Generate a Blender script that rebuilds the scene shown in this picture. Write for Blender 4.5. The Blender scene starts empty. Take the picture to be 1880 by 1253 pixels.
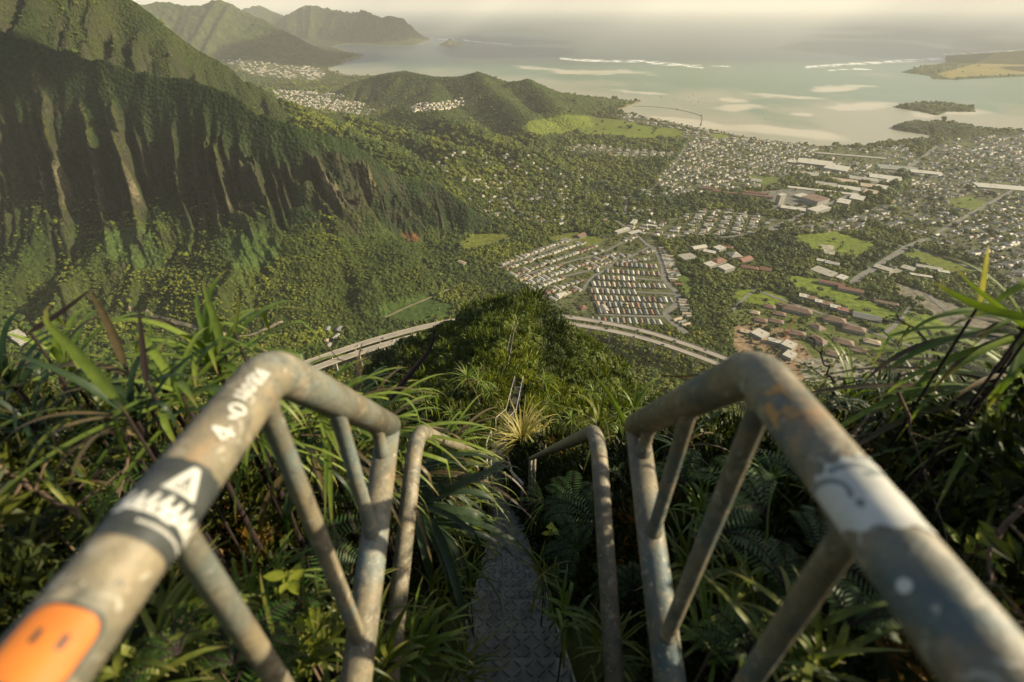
import bpy, bmesh, math, random
import numpy as np
from mathutils import Vector, Matrix, Euler, Quaternion
SC = bpy.context.scene
COL = SC.collection
R = math.radians
rng = np.random.default_rng(7)
random.seed(7)

# ------------------------------------------------------------------ camera, world, sun
PITCH, FPX, CX, CY, HC = R(34.8), 888.0, 940.0, 626.5, 650.0
cP, sP = math.cos(PITCH), math.sin(PITCH)
cam_d = bpy.data.cameras.new('camera')
cam = bpy.data.objects.new('camera', cam_d)
COL.objects.link(cam)
cam.location = (0, 0, HC)
cam.rotation_euler = (R(90) - PITCH, 0, 0)
cam_d.sensor_width = 36.0
cam_d.lens = FPX * 36.0 / 1880.0
cam_d.clip_start = 0.03
cam_d.clip_end = 900000.0
cam_d.dof.use_dof = True
cam_d.dof.focus_distance = 9.0
cam_d.dof.aperture_fstop = 2.9
SC.camera = cam

SUN_EL, SUN_AZ = R(27), R(88)
world = bpy.data.worlds.new('World')
SC.world = world
world.use_nodes = True
wn = world.node_tree
bg = wn.nodes['Background']
sky = wn.nodes.new('ShaderNodeTexSky')
sky.sky_type = 'NISHITA'
sky.sun_disc = False
sky.sun_elevation = SUN_EL
sky.sun_rotation = SUN_AZ
sky.air_density = 1.0
sky.dust_density = 2.0
sky.ozone_density = 0.6
tint = wn.nodes.new('ShaderNodeMix')
tint.data_type = 'RGBA'
tint.blend_type = 'MULTIPLY'
tint.inputs[0].default_value = 1.0
tint.inputs[7].default_value = (0.99, 0.985, 0.95, 1)
wn.links.new(sky.outputs[0], tint.inputs[6])
wn.links.new(tint.outputs[2], bg.inputs[0])
bg.inputs[1].default_value = 0.076
sd_ = bpy.data.lights.new('sun', 'SUN')
sd_.energy = 4.8
sd_.angle = R(0.6)
sd_.color = (1.0, 0.86, 0.60)
sun = bpy.data.objects.new('sun', sd_)
COL.objects.link(sun)
SV = Vector((math.sin(SUN_AZ) * math.cos(SUN_EL), math.cos(SUN_AZ) * math.cos(SUN_EL), math.sin(SUN_EL)))
sun.rotation_euler = SV.to_track_quat('Z', 'Y').to_euler()
sun.location = (60, 20, HC + 60)
SC.view_settings.view_transform = 'Standard'
SC.view_settings.look = 'None'
SC.view_settings.exposure = 0.8
SC.view_settings.gamma = 1.0
SC.render.engine = 'CYCLES'
cy = SC.cycles
cy.use_denoising = True
cy.max_bounces = 5
cy.diffuse_bounces = 2
cy.glossy_bounces = 2
cy.transmission_bounces = 2
cy.volume_bounces = 1
cy.transparent_max_bounces = 4
cy.sample_clamp_indirect = 4.0

# ------------------------------------------------------------------ helpers
def ray(px, py):
    u = CY - py
    return (px - CX, FPX * cP + u * sP, -FPX * sP + u * cP)
def at(px, py, Y):
    """world point seen at that spot of the photo, Y metres ahead"""
    r = ray(px, py)
    k = Y / r[1]
    return Vector((r[0] * k, Y, HC + r[2] * k))
def atd(px, py, d):
    """same, by depth along the lens axis"""
    r = ray(px, py)
    k = d / FPX
    return Vector((r[0] * k, r[1] * k, HC + r[2] * k))
def onz(px, py, z):
    r = ray(px, py)
    k = (z - HC) / r[2]
    return Vector((r[0] * k, r[1] * k, z))
def proj(x, y, z):
    d = y * cP - (z - HC) * sP
    up = y * sP + (z - HC) * cP
    d = np.where(d < 1e-3, 1e-3, d)
    return CX + FPX * x / d, CY - FPX * up / d
def tag(o, label=None, cat=None, group=None, kind=None):
    if label: o['label'] = label
    if cat: o['category'] = cat
    if group: o['group'] = group
    if kind: o['kind'] = kind
    return o
def link(name, me, m=None, parent=None):
    o = bpy.data.objects.new(name, me)
    COL.objects.link(o)
    if m is not None and len(me.materials) == 0:
        me.materials.append(m)
    if parent is not None:
        o.parent = parent
    return o
def empty(name, loc=(0, 0, 0), rz=0.0):
    o = bpy.data.objects.new(name, None)
    COL.objects.link(o)
    o.location = loc
    o.rotation_euler = (0, 0, rz)
    o.empty_display_size = 0.1
    return o
def mesh(name, verts, faces, smooth=False):
    me = bpy.data.meshes.new(name)
    v = np.asarray(verts, dtype=np.float32).reshape(-1, 3)
    me.vertices.add(len(v))
    me.vertices.foreach_set('co', v.ravel())
    if isinstance(faces, np.ndarray):
        n, k = faces.shape
        me.loops.add(n * k)
        me.loops.foreach_set('vertex_index', faces.ravel().astype(np.int32))
        me.polygons.add(n)
        me.polygons.foreach_set('loop_start', np.arange(0, n * k, k, dtype=np.int32))
        me.polygons.foreach_set('loop_total', np.full(n, k, dtype=np.int32))
    elif faces:
        tot = [len(f) for f in faces]
        me.loops.add(sum(tot))
        me.loops.foreach_set('vertex_index', np.array([i for f in faces for i in f], dtype=np.int32))
        me.polygons.add(len(faces))
        me.polygons.foreach_set('loop_start', np.concatenate([[0], np.cumsum(tot)[:-1]]).astype(np.int32))
        me.polygons.foreach_set('loop_total', np.array(tot, dtype=np.int32))
    if len(me.polygons):
        me.polygons.foreach_set('use_smooth', np.full(len(me.polygons), bool(smooth)))
    me.update(calc_edges=True)
    return me
class MB:
    """collects shapes into one mesh"""
    def __init__(s): s.v = []; s.f = []
    def add(s, vs, fs):
        n = len(s.v)
        s.v.extend([tuple(v) for v in vs]); s.f.extend([tuple(i + n for i in f) for f in fs])
    def box(s, c, size, rz=0.0):
        hx, hy, hz = size[0] / 2, size[1] / 2, size[2] / 2
        ca, sa = math.cos(rz), math.sin(rz)
        vs = []
        for dz in (-hz, hz):
            for dx, dy in ((-hx, -hy), (hx, -hy), (hx, hy), (-hx, hy)):
                vs.append((c[0] + dx * ca - dy * sa, c[1] + dx * sa + dy * ca, c[2] + dz))
        s.add(vs, [(0, 3, 2, 1), (4, 5, 6, 7), (0, 1, 5, 4), (1, 2, 6, 5), (2, 3, 7, 6), (3, 0, 4, 7)])
    def tube(s, pts, rad, n=10, caps=True):
        pts = [Vector(p) for p in pts]
        m = len(pts)
        rads = rad if isinstance(rad, (list, tuple)) else [rad] * m
        t0 = (pts[1] - pts[0]).normalized()
        ref = Vector((0, 0, 1)) if abs(t0.z) < 0.95 else Vector((1, 0, 0))
        nrm = t0.cross(ref).normalized()
        vs = []; prev = t0
        for i, p in enumerate(pts):
            if i == 0: t = t0
            elif i == m - 1: t = (pts[i] - pts[i - 1]).normalized()
            else: t = ((pts[i + 1] - p).normalized() + (p - pts[i - 1]).normalized()).normalized()
            q = prev.rotation_difference(t)
            nrm = (q @ nrm).normalized(); prev = t
            b = t.cross(nrm)
            for k in range(n):
                a = 2 * math.pi * k / n
                vs.append(p + (nrm * math.cos(a) + b * math.sin(a)) * rads[i])
        fs = []
        for i in range(m - 1):
            for k in range(n):
                a, b2 = i * n + k, i * n + (k + 1) % n
                fs.append((a, b2, b2 + n, a + n))
        if caps:
            fs.append(tuple(range(n - 1, -1, -1))); fs.append(tuple((m - 1) * n + k for k in range(n)))
        s.add(vs, fs)
    def build(s, name, m, parent=None, smooth=False):
        return link(name, mesh(name, s.v, s.f, smooth), m, parent)

# lattice noise ------------------------------------------------------
_T = rng.random((256, 256))
def vnoise(x, y):
    xi = np.floor(x).astype(int); yi = np.floor(y).astype(int)
    fx = x - xi; fy = y - yi
    fx = fx * fx * (3 - 2 * fx); fy = fy * fy * (3 - 2 * fy)
    a = _T[xi & 255, yi & 255]; b = _T[(xi + 1) & 255, yi & 255]
    c = _T[xi & 255, (yi + 1) & 255]; d = _T[(xi + 1) & 255, (yi + 1) & 255]
    return (a * (1 - fx) + b * fx) * (1 - fy) + (c * (1 - fx) + d * fx) * fy
def fbm(x, y, o=4, seed=0):
    s = 0; a = 1; t = 0
    x = x + seed * 17.3; y = y + seed * 9.1
    for i in range(o):
        s = s + a * vnoise(x, y); t += a; a *= 0.5
        x, y = (x * 0.8 - y * 0.6) * 2.03 + 11.7, (x * 0.6 + y * 0.8) * 2.03 + 5.3
    return s / t
def ridged(x, y, o=4, seed=0):
    s = 0; a = 1; t = 0
    x = x + seed * 7.7; y = y + seed * 3.9
    for i in range(o):
        s = s + a * (1 - np.abs(2 * vnoise(x, y) - 1)); t += a; a *= 0.5
        x, y = (x * 0.8 - y * 0.6) * 2.03 + 11.7, (x * 0.6 + y * 0.8) * 2.03 + 5.3
    return s / t
def sstep(a, b, x):
    t = np.clip((x - a) / (b - a), 0, 1)
    return t * t * (3 - 2 * t)
def inpoly(px, py, poly):
    r = np.zeros(np.shape(px), dtype=bool)
    n = len(poly)
    for i in range(n):
        x0, y0 = poly[i]; x1, y1 = poly[(i + 1) % n]
        if y0 == y1: continue
        c = ((y0 > py) != (y1 > py)) & (px < (x1 - x0) * (py - y0) / (y1 - y0) + x0)
        r ^= c
    return r
def polydist(x, y, pts):
    """nearest distance, arc length and index-fraction on a polyline of (x,y)"""
    best = np.full(np.shape(x), 1e18); S = np.zeros_like(best); K = np.zeros_like(best); sg = np.zeros_like(best)
    L = 0.0
    for i in range(len(pts) - 1):
        ax, ay = pts[i][0], pts[i][1]; bx, by = pts[i + 1][0], pts[i + 1][1]
        dx, dy = bx - ax, by - ay; l2 = dx * dx + dy * dy; l = math.sqrt(l2)
        t = np.clip(((x - ax) * dx + (y - ay) * dy) / l2, 0, 1)
        d = (x - ax - t * dx) ** 2 + (y - ay - t * dy) ** 2
        m = d < best
        best = np.where(m, d, best); S = np.where(m, L + t * l, S); K = np.where(m, i + t, K)
        sg = np.where(m, np.sign((x - ax) * dy - (y - ay) * dx), sg)
        L += l
    return np.sqrt(best), S, K, sg
def interpk(K, vals):
    return np.interp(K, np.arange(len(vals)), vals)

# ------------------------------------------------------------------ terrain
COAST = [(-2500, 20), (150, 22), (480, 26), (600, 30), (700, 48), (790, 74), (766, 83), (700, 84), (640, 80), (612, 86), (668, 103), (640, 111),
         (603, 128), (640, 139), (760, 139), (900, 150), (1010, 170), (1130, 184), (1182, 186), (1160, 194), (1134, 203),
         (1190, 215), (1290, 237), (1400, 256), (1500, 268), (1580, 269), (1630, 258), (1700, 255), (1712, 250), (1636, 236), (1665, 226), (1730, 221), (1790, 233),
         (1880, 240), (2100, 246), (4200, 246)]
def cw(p):
    q = onz(p[0], p[1], 0); return (q.x, q.y)
COASTW = [cw(p) for p in COAST]
LANDW = COASTW + [(30000, -3000), (-60000, -3000)]
ISLES = {
 'coconut': ([(1636, 197), (1655, 192), (1690, 187), (1730, 189), (1790, 196), (1792, 206), (1740, 206), (1722, 213), (1690, 206), (1660, 201)], 9),
 'base': ([(1652, 133), (1690, 122), (1735, 116), (1735, 103), (1800, 99), (1880, 93), (2060, 84), (2300, 80), (2300, 150), (1960, 134), (1880, 141), (1760, 147), (1712, 146), (1705, 140)], 5),
}
def hnear_base(x, y):
    D, S, K, sg = polydist(x, y, COASTW)
    land = inpoly(x, y, LANDW)
    sd = np.where(land, D, -D)
    z = 2.0 + np.minimum(np.maximum(sd, 0) * 0.03, 78)
    z = z + 10 * sstep(300, 1200, sd) * (fbm(x / 400, y / 400, 3, 3) - 0.5)
    z = np.where(land, z, -6)
    for k, (poly, hh) in ISLES.items():
        pw = [cw(p) for p in poly]
        ins = inpoly(x, y, pw)
        d2, _, _, _ = polydist(x, y, pw + [pw[0]])
        z = np.where(ins, 1.5 + np.minimum(d2 * 0.06, hh), z)
    return z, sd
def W(lst):
    return [tuple(at(*p)) for p in lst]
CRB = W([(-900, -230, 1800), (-300, -60, 1560), (0, 55, 1450), (130, 97, 1410), (250, 130, 1370), (330, 141, 1350), (400, 160, 1320), (470, 203, 1290),
         (540, 232, 1285), (600, 243, 1320), (650, 262, 1370), (690, 290, 1400), (720, 310, 1425), (800, 337, 1480), (855, 370, 1460), (900, 404, 1480)])
CRA = W([(-500, -400, 1900), (0, -210, 1950), (120, -100, 1950), (240, 0, 1960), (300, 45, 1970), (365, 90, 2000), (415, 121, 2040), (425, 128, 2045), (440, 148, 2070),
         (480, 160, 2100), (515, 188, 2150), (560, 200, 2200), (640, 214, 2450), (700, 230, 2600), (760, 248, 2500)])
HILLS = [  # crest points (px, py, Y), slope, flute wavelength, flute size
 (W([(655, 150, 4300), (700, 136, 4300), (740, 130, 4250), (800, 141, 4100), (845, 140, 4050), (878, 132, 4000), (900, 140, 3980), (930, 150, 3950), (955, 148, 3900), (968, 144, 3900),
     (985, 152, 3900), (1030, 170, 3950), (1100, 180, 4150), (1150, 184, 4350)]), 0.42, 160, 45),
 (W([(878, 133, 4000), (905, 165, 3600), (940, 190, 3300), (962, 215, 3000), (970, 245, 2700)]), 0.40, 130, 40),
 (W([(968, 145, 3900), (1000, 172, 3600), (1020, 195, 3350)]), 0.42, 120, 35),
 (W([(740, 196, 3000), (800, 214, 2800), (860, 238, 2500), (900, 262, 2300), (960, 277, 2200)]), 0.38, 140, 35),
 (W([(800, 150, 4050), (790, 190, 3300), (800, 214, 2800)]), 0.35, 130, 30),
 (W([(515, 188, 2150), (600, 232, 2000), (690, 268, 1850), (760, 296, 1800), (820, 312, 1850)]), 0.45, 110, 30),
 (W([(640, 214, 2450), (740, 248, 2250), (830, 270, 2100)]), 0.42, 120, 28),
 (W([(1640, 234, 3280), (1700, 224, 3300), (1760, 228, 3200), (1800, 240, 3050), (1880, 246, 3000)]), 0.16, 150, 10),
]
FAR = [
 (W([(440, 95, 7600), (485, 77, 7500), (530, 86, 7600), (590, 94, 8000), (640, 100, 8300), (662, 103, 8300)]), 0.34, 300, 60),
 (W([(-300, -60, 8200), (150, -10, 8600), (250, 5, 8800), (300, 4, 9000), (330, 10, 9000), (370, 12, 9000), (388, 0, 9000), (402, -3, 9000), (420, 4, 9000), (440, 16, 9000), (470, 30, 9000),
     (500, 46, 8900), (540, 66, 8800), (580, 88, 8400)]), 0.50, 420, 200),
 (W([(495, 46, 12800), (520, 30, 12900), (532, 22, 12900), (550, 12, 13000), (572, 8, 13000), (600, 14, 13000), (625, 20, 12800), (650, 22, 12600), (668, 18, 12500), (690, 28, 12400), (715, 29, 12400),
     (738, 33, 12500), (752, 44, 12600), (766, 58, 12700), (785, 72, 13000)]), 0.95, 260, 110),
 (W([(425, 25, 14500), (455, 14, 14500), (475, 10, 14500), (500, 20, 14300), (530, 32, 14000)]), 0.6, 300, 150),
]
def flute(s, lam, seed, D):
    """irregular sharp ribs running down a face, 0..1; every rib has its own strength and starting height"""
    out = 0
    for k, (q, wt, dj) in enumerate(((1.0, 0.58, 0.35), (2.3, 0.40, 0.9), (5.6, 0.17, 1.6))):
        w = s * q / lam + 2.3 * fbm(s / (lam * 2.3), s * 0 + seed + k, 2, seed + k) + dj * (fbm(s / lam * 0.7 * q, D / (lam * 1.1) * q, 3, seed + 5 + k) - 0.5)
        n = np.floor(w); f = w - n
        rnd = _T[(n * 37 + seed * 11 + k * 5).astype(int) & 255, (n * 91 + 13).astype(int) & 255]
        rn2 = _T[(n * 53 + seed * 7 + k).astype(int) & 255, (n * 29 + 101).astype(int) & 255]
        cen = 0.3 + 0.4 * rn2
        a = np.where(f < cen, f / cen, (1 - f) / (1 - cen))
        st = sstep(rn2 * lam * 0.9, rn2 * lam * 0.9 + 0.6 * lam, D) if k else 1.0
        out = out + wt * np.clip(a, 0, 1) ** 1.25 * (0.35 + 0.9 * rnd) * st
    return out
def hpali(x, y):
    D, S, K, sg = polydist(x, y, CRB)
    zc = interpk(K, [p[2] for p in CRB])
    zc = zc + (fbm(S / 45, S * 0, 3, 4) - 0.5) * 26
    zb = np.minimum(0.62 * zc, 262)
    D0 = (zc - zb) / 1.5
    f = flute(S - 0.7 * D + 34 * (fbm(x / 95, y / 95, 3, 14) - 0.5), 72, 1, D)
    front = sstep(-1, 1, sg)
    amp = 92 * sstep(0, 1, D / np.maximum(D0, 20)) * (0.35 + 0.65 * (1 - sstep(1.0, 2.2, D / np.maximum(D0, 20))))
    amp = amp * (0.55 + 0.45 * sstep(150, 300, zc))
    Dn = D - amp * (f - 0.36) - 10 * (fbm(x / 60, y / 60, 4, 6) - 0.5) * sstep(10, 60, D)
    Dn = np.maximum(Dn, 0)
    # the face steps out in bands
    z1 = zc - 1.5 * Dn
    zb2 = zb + 26 * (fbm(S / 90, S * 0, 3, 12) - 0.5) * 2
    D1 = (zc - zb2) / 1.5
    t = Dn - D1
    tal = zb2 - 170 * (1 - np.exp(-np.maximum(t, 0) / 178))
    spur = ridged(S / 150, Dn / 420, 3, 3) - 0.62
    tal = tal + 88 * spur * sstep(0, 90, t) * (1 - sstep(260, 420, t)) + 14 * (fbm(x / 35, y / 35, 3, 9) - 0.5)
    zf = np.where(t < 0, z1, tal)
    zf = zf - 0.28 * np.maximum(t - 240, 0)
    zk = zc - 0.85 * (D - 0.5 * amp * (f - 0.4))
    return np.where(sg > 0, zf, zk), D, sg, np.stack([zb2, f, np.where(sg > 0, t, 999)])
def hA(x, y):
    D, S, K, sg = polydist(x, y, CRA)
    zc = interpk(K, [p[2] for p in CRA])
    zc = zc + (ridged(S / 60, S * 0, 3, 4) - 0.6) * 20
    f = flute(S, 120, 21, D)
    amp = 125 * sstep(0, 120, D) * (1 - 0.5 * sstep(300, 700, D))
    Dn = np.maximum(D - amp * (f - 0.42) - 22 * (fbm(x / 110, y / 110, 4, 16) - 0.5) * sstep(10, 90, D), 0)
    z = zc - 0.98 * Dn + 0.00022 * Dn * Dn
    return np.where(sg > 0, z, zc - 0.7 * D), sg
def hland(x, y, full=False):
    x = np.asarray(x, dtype=float); y = np.asarray(y, dtype=float)
    base, sd = hnear_base(x, y)
    reg = np.zeros(x.shape, dtype=int)
    h = base.copy()
    zp, D, sg, zb2 = hpali(x, y)  # zb2 carries cliff foot height, rib value, distance below the foot
    za, _ = hA(x, y)
    za = np.where(sg > 0, za - 3.0 * np.minimum(D, 400), za)
    m = y < 4200
    reg = np.where(m & (zp > h), 1, reg); 
    h = np.where(m, np.maximum(h, zp), h)
    reg = np.where(m & (za > h), 2, reg); h = np.where(m, np.maximum(h, za), h)
    for i, (cr, sl, lam, fa) in enumerate(HILLS):
        D, S, K, sg = polydist(x, y, cr)
        zc = interpk(K, [p[2] for p in cr])
        f = flute(S, lam, 31 + i, D)
        n = (fbm(x / 90, y / 90, 4, 40 + i) - 0.5)
        Dn = np.maximum(D - fa * sstep(0, 150, D) * (f - 0.4) * 1.5 - 34 * n * sstep(0, 90, D), 0)
        z = zc - sl * Dn * (0.45 + 0.55 * sstep(0, 120, Dn)) + 8 * n - 12 * sstep(0, 1, D / 2000)
        reg = np.where((z > h) & (sd > 0), 3, reg)
        h = np.where(sd > 0, np.maximum(h, z), h)
    for i, (cr, sl, lam, fa) in enumerate(FAR):
        D, S, K, sg = polydist(x, y, cr)
        zc = interpk(K, [p[2] for p in cr])
        zc = zc + (ridged(S / 190, S * 0, 3, 50 + i) - 0.6) * 60 * sstep(100, 350, zc)
        f = flute(S, lam, 61 + i, D)
        Dn = np.maximum(D - fa * sstep(0, 250, D) * (f - 0.4) * 1.2, 0)
        prof = sl * Dn
        z = zc - prof
        z = np.where(z < 60, 60 - (60 - z) * 0.3, z)
        reg = np.where((z > h) & (sd > 0), 4, reg)
        h = np.where(sd > 0, np.maximum(h, z), h)
    if full:
        return h, reg, sd, zb2
    return h
# the steep ridge the stairs run down ----------------------------------
PROF = [(-40, -18), (-8, -3.2), (-1.2, 1.05), (0.0, 1.3), (1.09, 2.6), (3.5, 5.5), (6, 8.2), (10, 11.6), (14.9, 15.3), (19, 18.6), (24.5, 20.8), (30, 25.5), (46.8, 37.9), (60, 44.6), (74.6, 50.4),
        (92, 58.2), (106, 64.6), (113, 66.8), (122, 70), (140, 82), (200, 130), (430, 318), (800, 620)]
PATHX = [(-5, 0), (1, 0), (4, -0.06), (6, -0.25), (10, -0.5), (14.9, -0.42), (24.5, 0.45), (30, 0.2), (46.8, -0.9), (60, -0.5), (74.6, 0.15), (92, 1.3), (106, 2.4), (113, 2.6), (800, 3)]
def crest_drop(y): return np.interp(y, [p[0] for p in PROF], [p[1] for p in PROF])
def pathx(y): return np.interp(y, [p[0] for p in PATHX], [p[1] for p in PATHX])
def hridge(x, y, detail=True):
    x = np.asarray(x, dtype=float); y = np.asarray(y, dtype=float)
    a = np.abs(x - pathx(y)); sgn = np.sign(x - pathx(y))
    dr = crest_drop(y)
    w = np.interp(y, [0, 8, 20, 45, 75, 113, 200, 400, 800], [4.5, 5, 9, 18, 30, 42, 50, 60, 60])
    m0 = np.interp(y, [0, 8, 20, 45, 75, 113], [0.08, 0.14, 0.38, 0.5, 0.58, 0.62])
    m0 = m0 * np.where(sgn > 0, 1 + 0.42 * sstep(25, 90, y), 0.95)
    bank = 0.85 * sstep(0.28, 0.85, a) * (1 - sstep(8, 14, y)) + 0.5 * sstep(0.4, 1.4, a) * sstep(8, 14, y) * (1 - sstep(60, 90, y))
    side = m0 * np.minimum(a, w) + 1.2 * np.maximum(a - w, 0) + 0.1 * m0 * np.maximum(-a + 2, 0)
    z = HC - dr + bank - side + 3.0 * np.exp(-a / 5.0) * np.exp(-((y - 112) / 14.0) ** 2)
    if detail:
        far = sstep(12, 80, y)
        off = sstep(0.5, 2.0 + 6 * far, a)
        z = z + off * ((fbm(x / 1.1, y / 1.1, 3, 71) - 0.5) * 0.35 * (1 - far) + (fbm(x / 14, y / 14, 4, 72) - 0.5) * 9 * far)
        z = z + off * far * (ridged(x / 26 + 0.6 * y / 26, y / 60, 3, 73) - 0.6) * 10 * sstep(5, 25, a) + off * far * (fbm(x / 4.5, y / 4.5, 3, 75) - 0.5) * 3.2
        z = z + 18 * (fbm(x / 70, y / 70, 3, 74) - 0.5) * sstep(0, 70, a - w)
    return z

# materials -------------------------------------------------------------
def nodes(name):
    m = bpy.data.materials.new(name); m.use_nodes = True
    nt = m.node_tree
    return m, nt, nt.nodes['Principled BSDF']
def N(nt, t, **kw):
    n = nt.nodes.new(t)
    for k, v in kw.items():
        if k.startswith('i_'):
            key = k[2:]
            n.inputs[int(key) if key.isdigit() else key].default_value = v
        else: setattr(n, k, v)
    return n
def rgb(nt, a, b, fac):
    """mix two colours (sockets or tuples) by a socket"""
    n = N(nt, 'ShaderNodeMix', data_type='RGBA')
    for i, s in ((0, fac), (6, a), (7, b)):
        if isinstance(s, (tuple, list)): n.inputs[i].default_value = (*s[:3], 1)
        elif isinstance(s, (int, float)): n.inputs[i].default_value = s
        else: nt.links.new(s, n.inputs[i])
    return n.outputs[2]
def mul(nt, a, b, blend='MULTIPLY', fac=1.0):
    n = N(nt, 'ShaderNodeMix', data_type='RGBA', blend_type=blend)
    n.inputs[0].default_value = fac
    for i, s in ((6, a), (7, b)):
        if isinstance(s, (tuple, list)): n.inputs[i].default_value = (*s[:3], 1)
        else: nt.links.new(s, n.inputs[i])
    return n.outputs[2]
def noise(nt, scale, detail=4, rough=0.55, coord='Object', dist=0.0):
    tc = N(nt, 'ShaderNodeTexCoord') if coord != 'Position' else N(nt, 'ShaderNodeNewGeometry')
    n = N(nt, 'ShaderNodeTexNoise', i_Scale=scale, i_Detail=detail, i_Roughness=rough, i_Distortion=dist)
    nt.links.new(tc.outputs[coord], n.inputs['Vector'])
    return n.outputs['Fac']
def ramp(nt, fac, lo, hi):
    n = N(nt, 'ShaderNodeMapRange', i_1=lo, i_2=hi)
    n.clamp = True
    nt.links.new(fac, n.inputs[0])
    return n.outputs[0]
def bump(nt, bs, h, strength, dist):
    n = N(nt, 'ShaderNodeBump', i_Strength=strength, i_Distance=dist)
    nt.links.new(h, n.inputs['Height'])
    nt.links.new(n.outputs[0], bs.inputs['Normal'])
def plain(name, col, rough=0.7, col2=None, scale=3.0, metal=0.0, spec=0.3, bmp=0, lo=0.35, hi=0.65):
    m, nt, bs = nodes(name)
    bs.inputs['Roughness'].default_value = rough
    bs.inputs['Metallic'].default_value = metal
    bs.inputs['Specular IOR Level'].default_value = spec
    c2 = col2 or tuple(c * 0.75 for c in col)
    nz = noise(nt, scale)
    nt.links.new(rgb(nt, col, c2, ramp(nt, nz, lo, hi)), bs.inputs['Base Color'])
    if bmp: bump(nt, bs, nz, 0.5, bmp)
    return m
# ------------------------------------------------------------------ land cover
FIELDS = [  # pixel outlines of open grass on the lowland: colour
 ([(955, 236), (975, 222), (1000, 219), (1030, 210), (1080, 214), (1150, 222), (1175, 230), (1230, 235), (1260, 243), (1255, 252), (1180, 256), (1120, 250), (1060, 246), (985, 247)], (0.115, 0.15, 0.022)),
 ([(1450, 433), (1530, 425), (1605, 443), (1602, 462), (1560, 474), (1500, 462)], (0.12, 0.16, 0.022)),
 ([(1655, 468), (1680, 458), (1745, 478), (1790, 498), (1745, 503), (1700, 487)], (0.12, 0.15, 0.024)),
 ([(1455, 505), (1500, 512), (1545, 530), (1600, 555), (1650, 575), (1645, 590), (1600, 585), (1540, 560), (1480, 535), (1440, 520)], (0.12, 0.165, 0.022)),
 ([(1665, 568), (1750, 590), (1760, 610), (1700, 612), (1645, 598)], (0.125, 0.165, 0.024)),
 ([(1600, 590), (1660, 600), (1740, 620), (1700, 640), (1620, 620)], (0.11, 0.15, 0.026)),
 ([(1355, 533), (1400, 528), (1450, 548), (1440, 566), (1380, 560), (1340, 548)], (0.12, 0.16, 0.02)),
 ([(1740, 366), (1780, 362), (1822, 376), (1800, 388), (1750, 378)], (0.11, 0.15, 0.024)),
 ([(865, 430), (930, 428), (945, 442), (900, 452), (850, 465), (840, 450)], (0.13, 0.15, 0.03)),
 ([(1240, 490), (1262, 510), (1275, 540), (1262, 545), (1245, 515)], (0.09, 0.13, 0.025)),
 ([(700, 558), (770, 540), (830, 560), (820, 585), (740, 590), (690, 575)], (0.055, 0.09, 0.022)),
 ([(190, 420), (270, 415), (300, 465), (310, 500), (250, 490), (190, 470)], (0.05, 0.08, 0.022)),
 ([(400, 440), (470, 420), (520, 450), (500, 490), (440, 495)], (0.045, 0.075, 0.02)),
 ([(1005, 436), (1055, 425), (1110, 440), (1090, 452), (1030, 450)], (0.12, 0.14, 0.03)),
 ([(1300, 246), (1330, 245), (1345, 252), (1315, 256)], (0.12, 0.15, 0.03)),
 ([(1372, 322), (1430, 326), (1440, 338), (1385, 340)], (0.1, 0.13, 0.03)),
 ([(1830, 96), (1880, 92), (2200, 90), (2200, 140), (1880, 136), (1790, 140), (1745, 144), (1720, 136), (1790, 118)], (0.2, 0.17, 0.05)),
]
TOWNS = [  # pixel outlines: how full of houses
 ([(915, 492), (985, 455), (1060, 440), (1170, 418), (1205, 440), (1240, 530), (1262, 560), (1250, 600), (1100, 592), (1010, 560), (965, 525)], 1.0),
 ([(1200, 405), (1320, 383), (1445, 405), (1420, 428), (1300, 432), (1215, 440), (1160, 425), (1130, 412)], 0.9),
 ([(1205, 330), (1240, 290), (1270, 250), (1330, 243), (1420, 258), (1520, 274), (1660, 268), (1700, 300), (1600, 330), (1450, 320), (1420, 345), (1330, 350), (1220, 362)], 0.95),
 ([(1690, 300), (1740, 255), (1880, 248), (2300, 250), (2400, 700), (1900, 560), (1800, 480), (1700, 440), (1640, 420), (1560, 400), (1640, 370)], 0.75),
 ([(1030, 268), (1090, 266), (1160, 276), (1240, 280), (1240, 290), (1150, 292), (1050, 282)], 0.8),
 ([(760, 280), (900, 275), (1010, 290), (1060, 330), (1050, 420), (900, 400), (820, 330)], 0.16),
 ([(1060, 300), (1210, 300), (1200, 400), (1060, 420)], 0.12),
 ([(500, 165), (620, 172), (700, 205), (670, 214), (560, 200), (510, 185)], 0.9),
 ([(405, 110), (480, 112), (600, 128), (590, 150), (470, 140)], 0.6),
 ([(750, 192), (800, 188), (865, 184), (870, 192), (800, 204), (760, 206)], 0.9),
 ([(1130, 210), (1190, 214), (1300, 240), (1380, 254), (1330, 262), (1260, 258), (1200, 232), (1140, 222)], 0.8),
 ([(1330, 570), (1480, 560), (1700, 640), (1800, 700), (1600, 720), (1400, 660)], 0.0),
 ([(1600, 400), (1450, 408), (1480, 425), (1580, 425)], 0.5),
]
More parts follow.
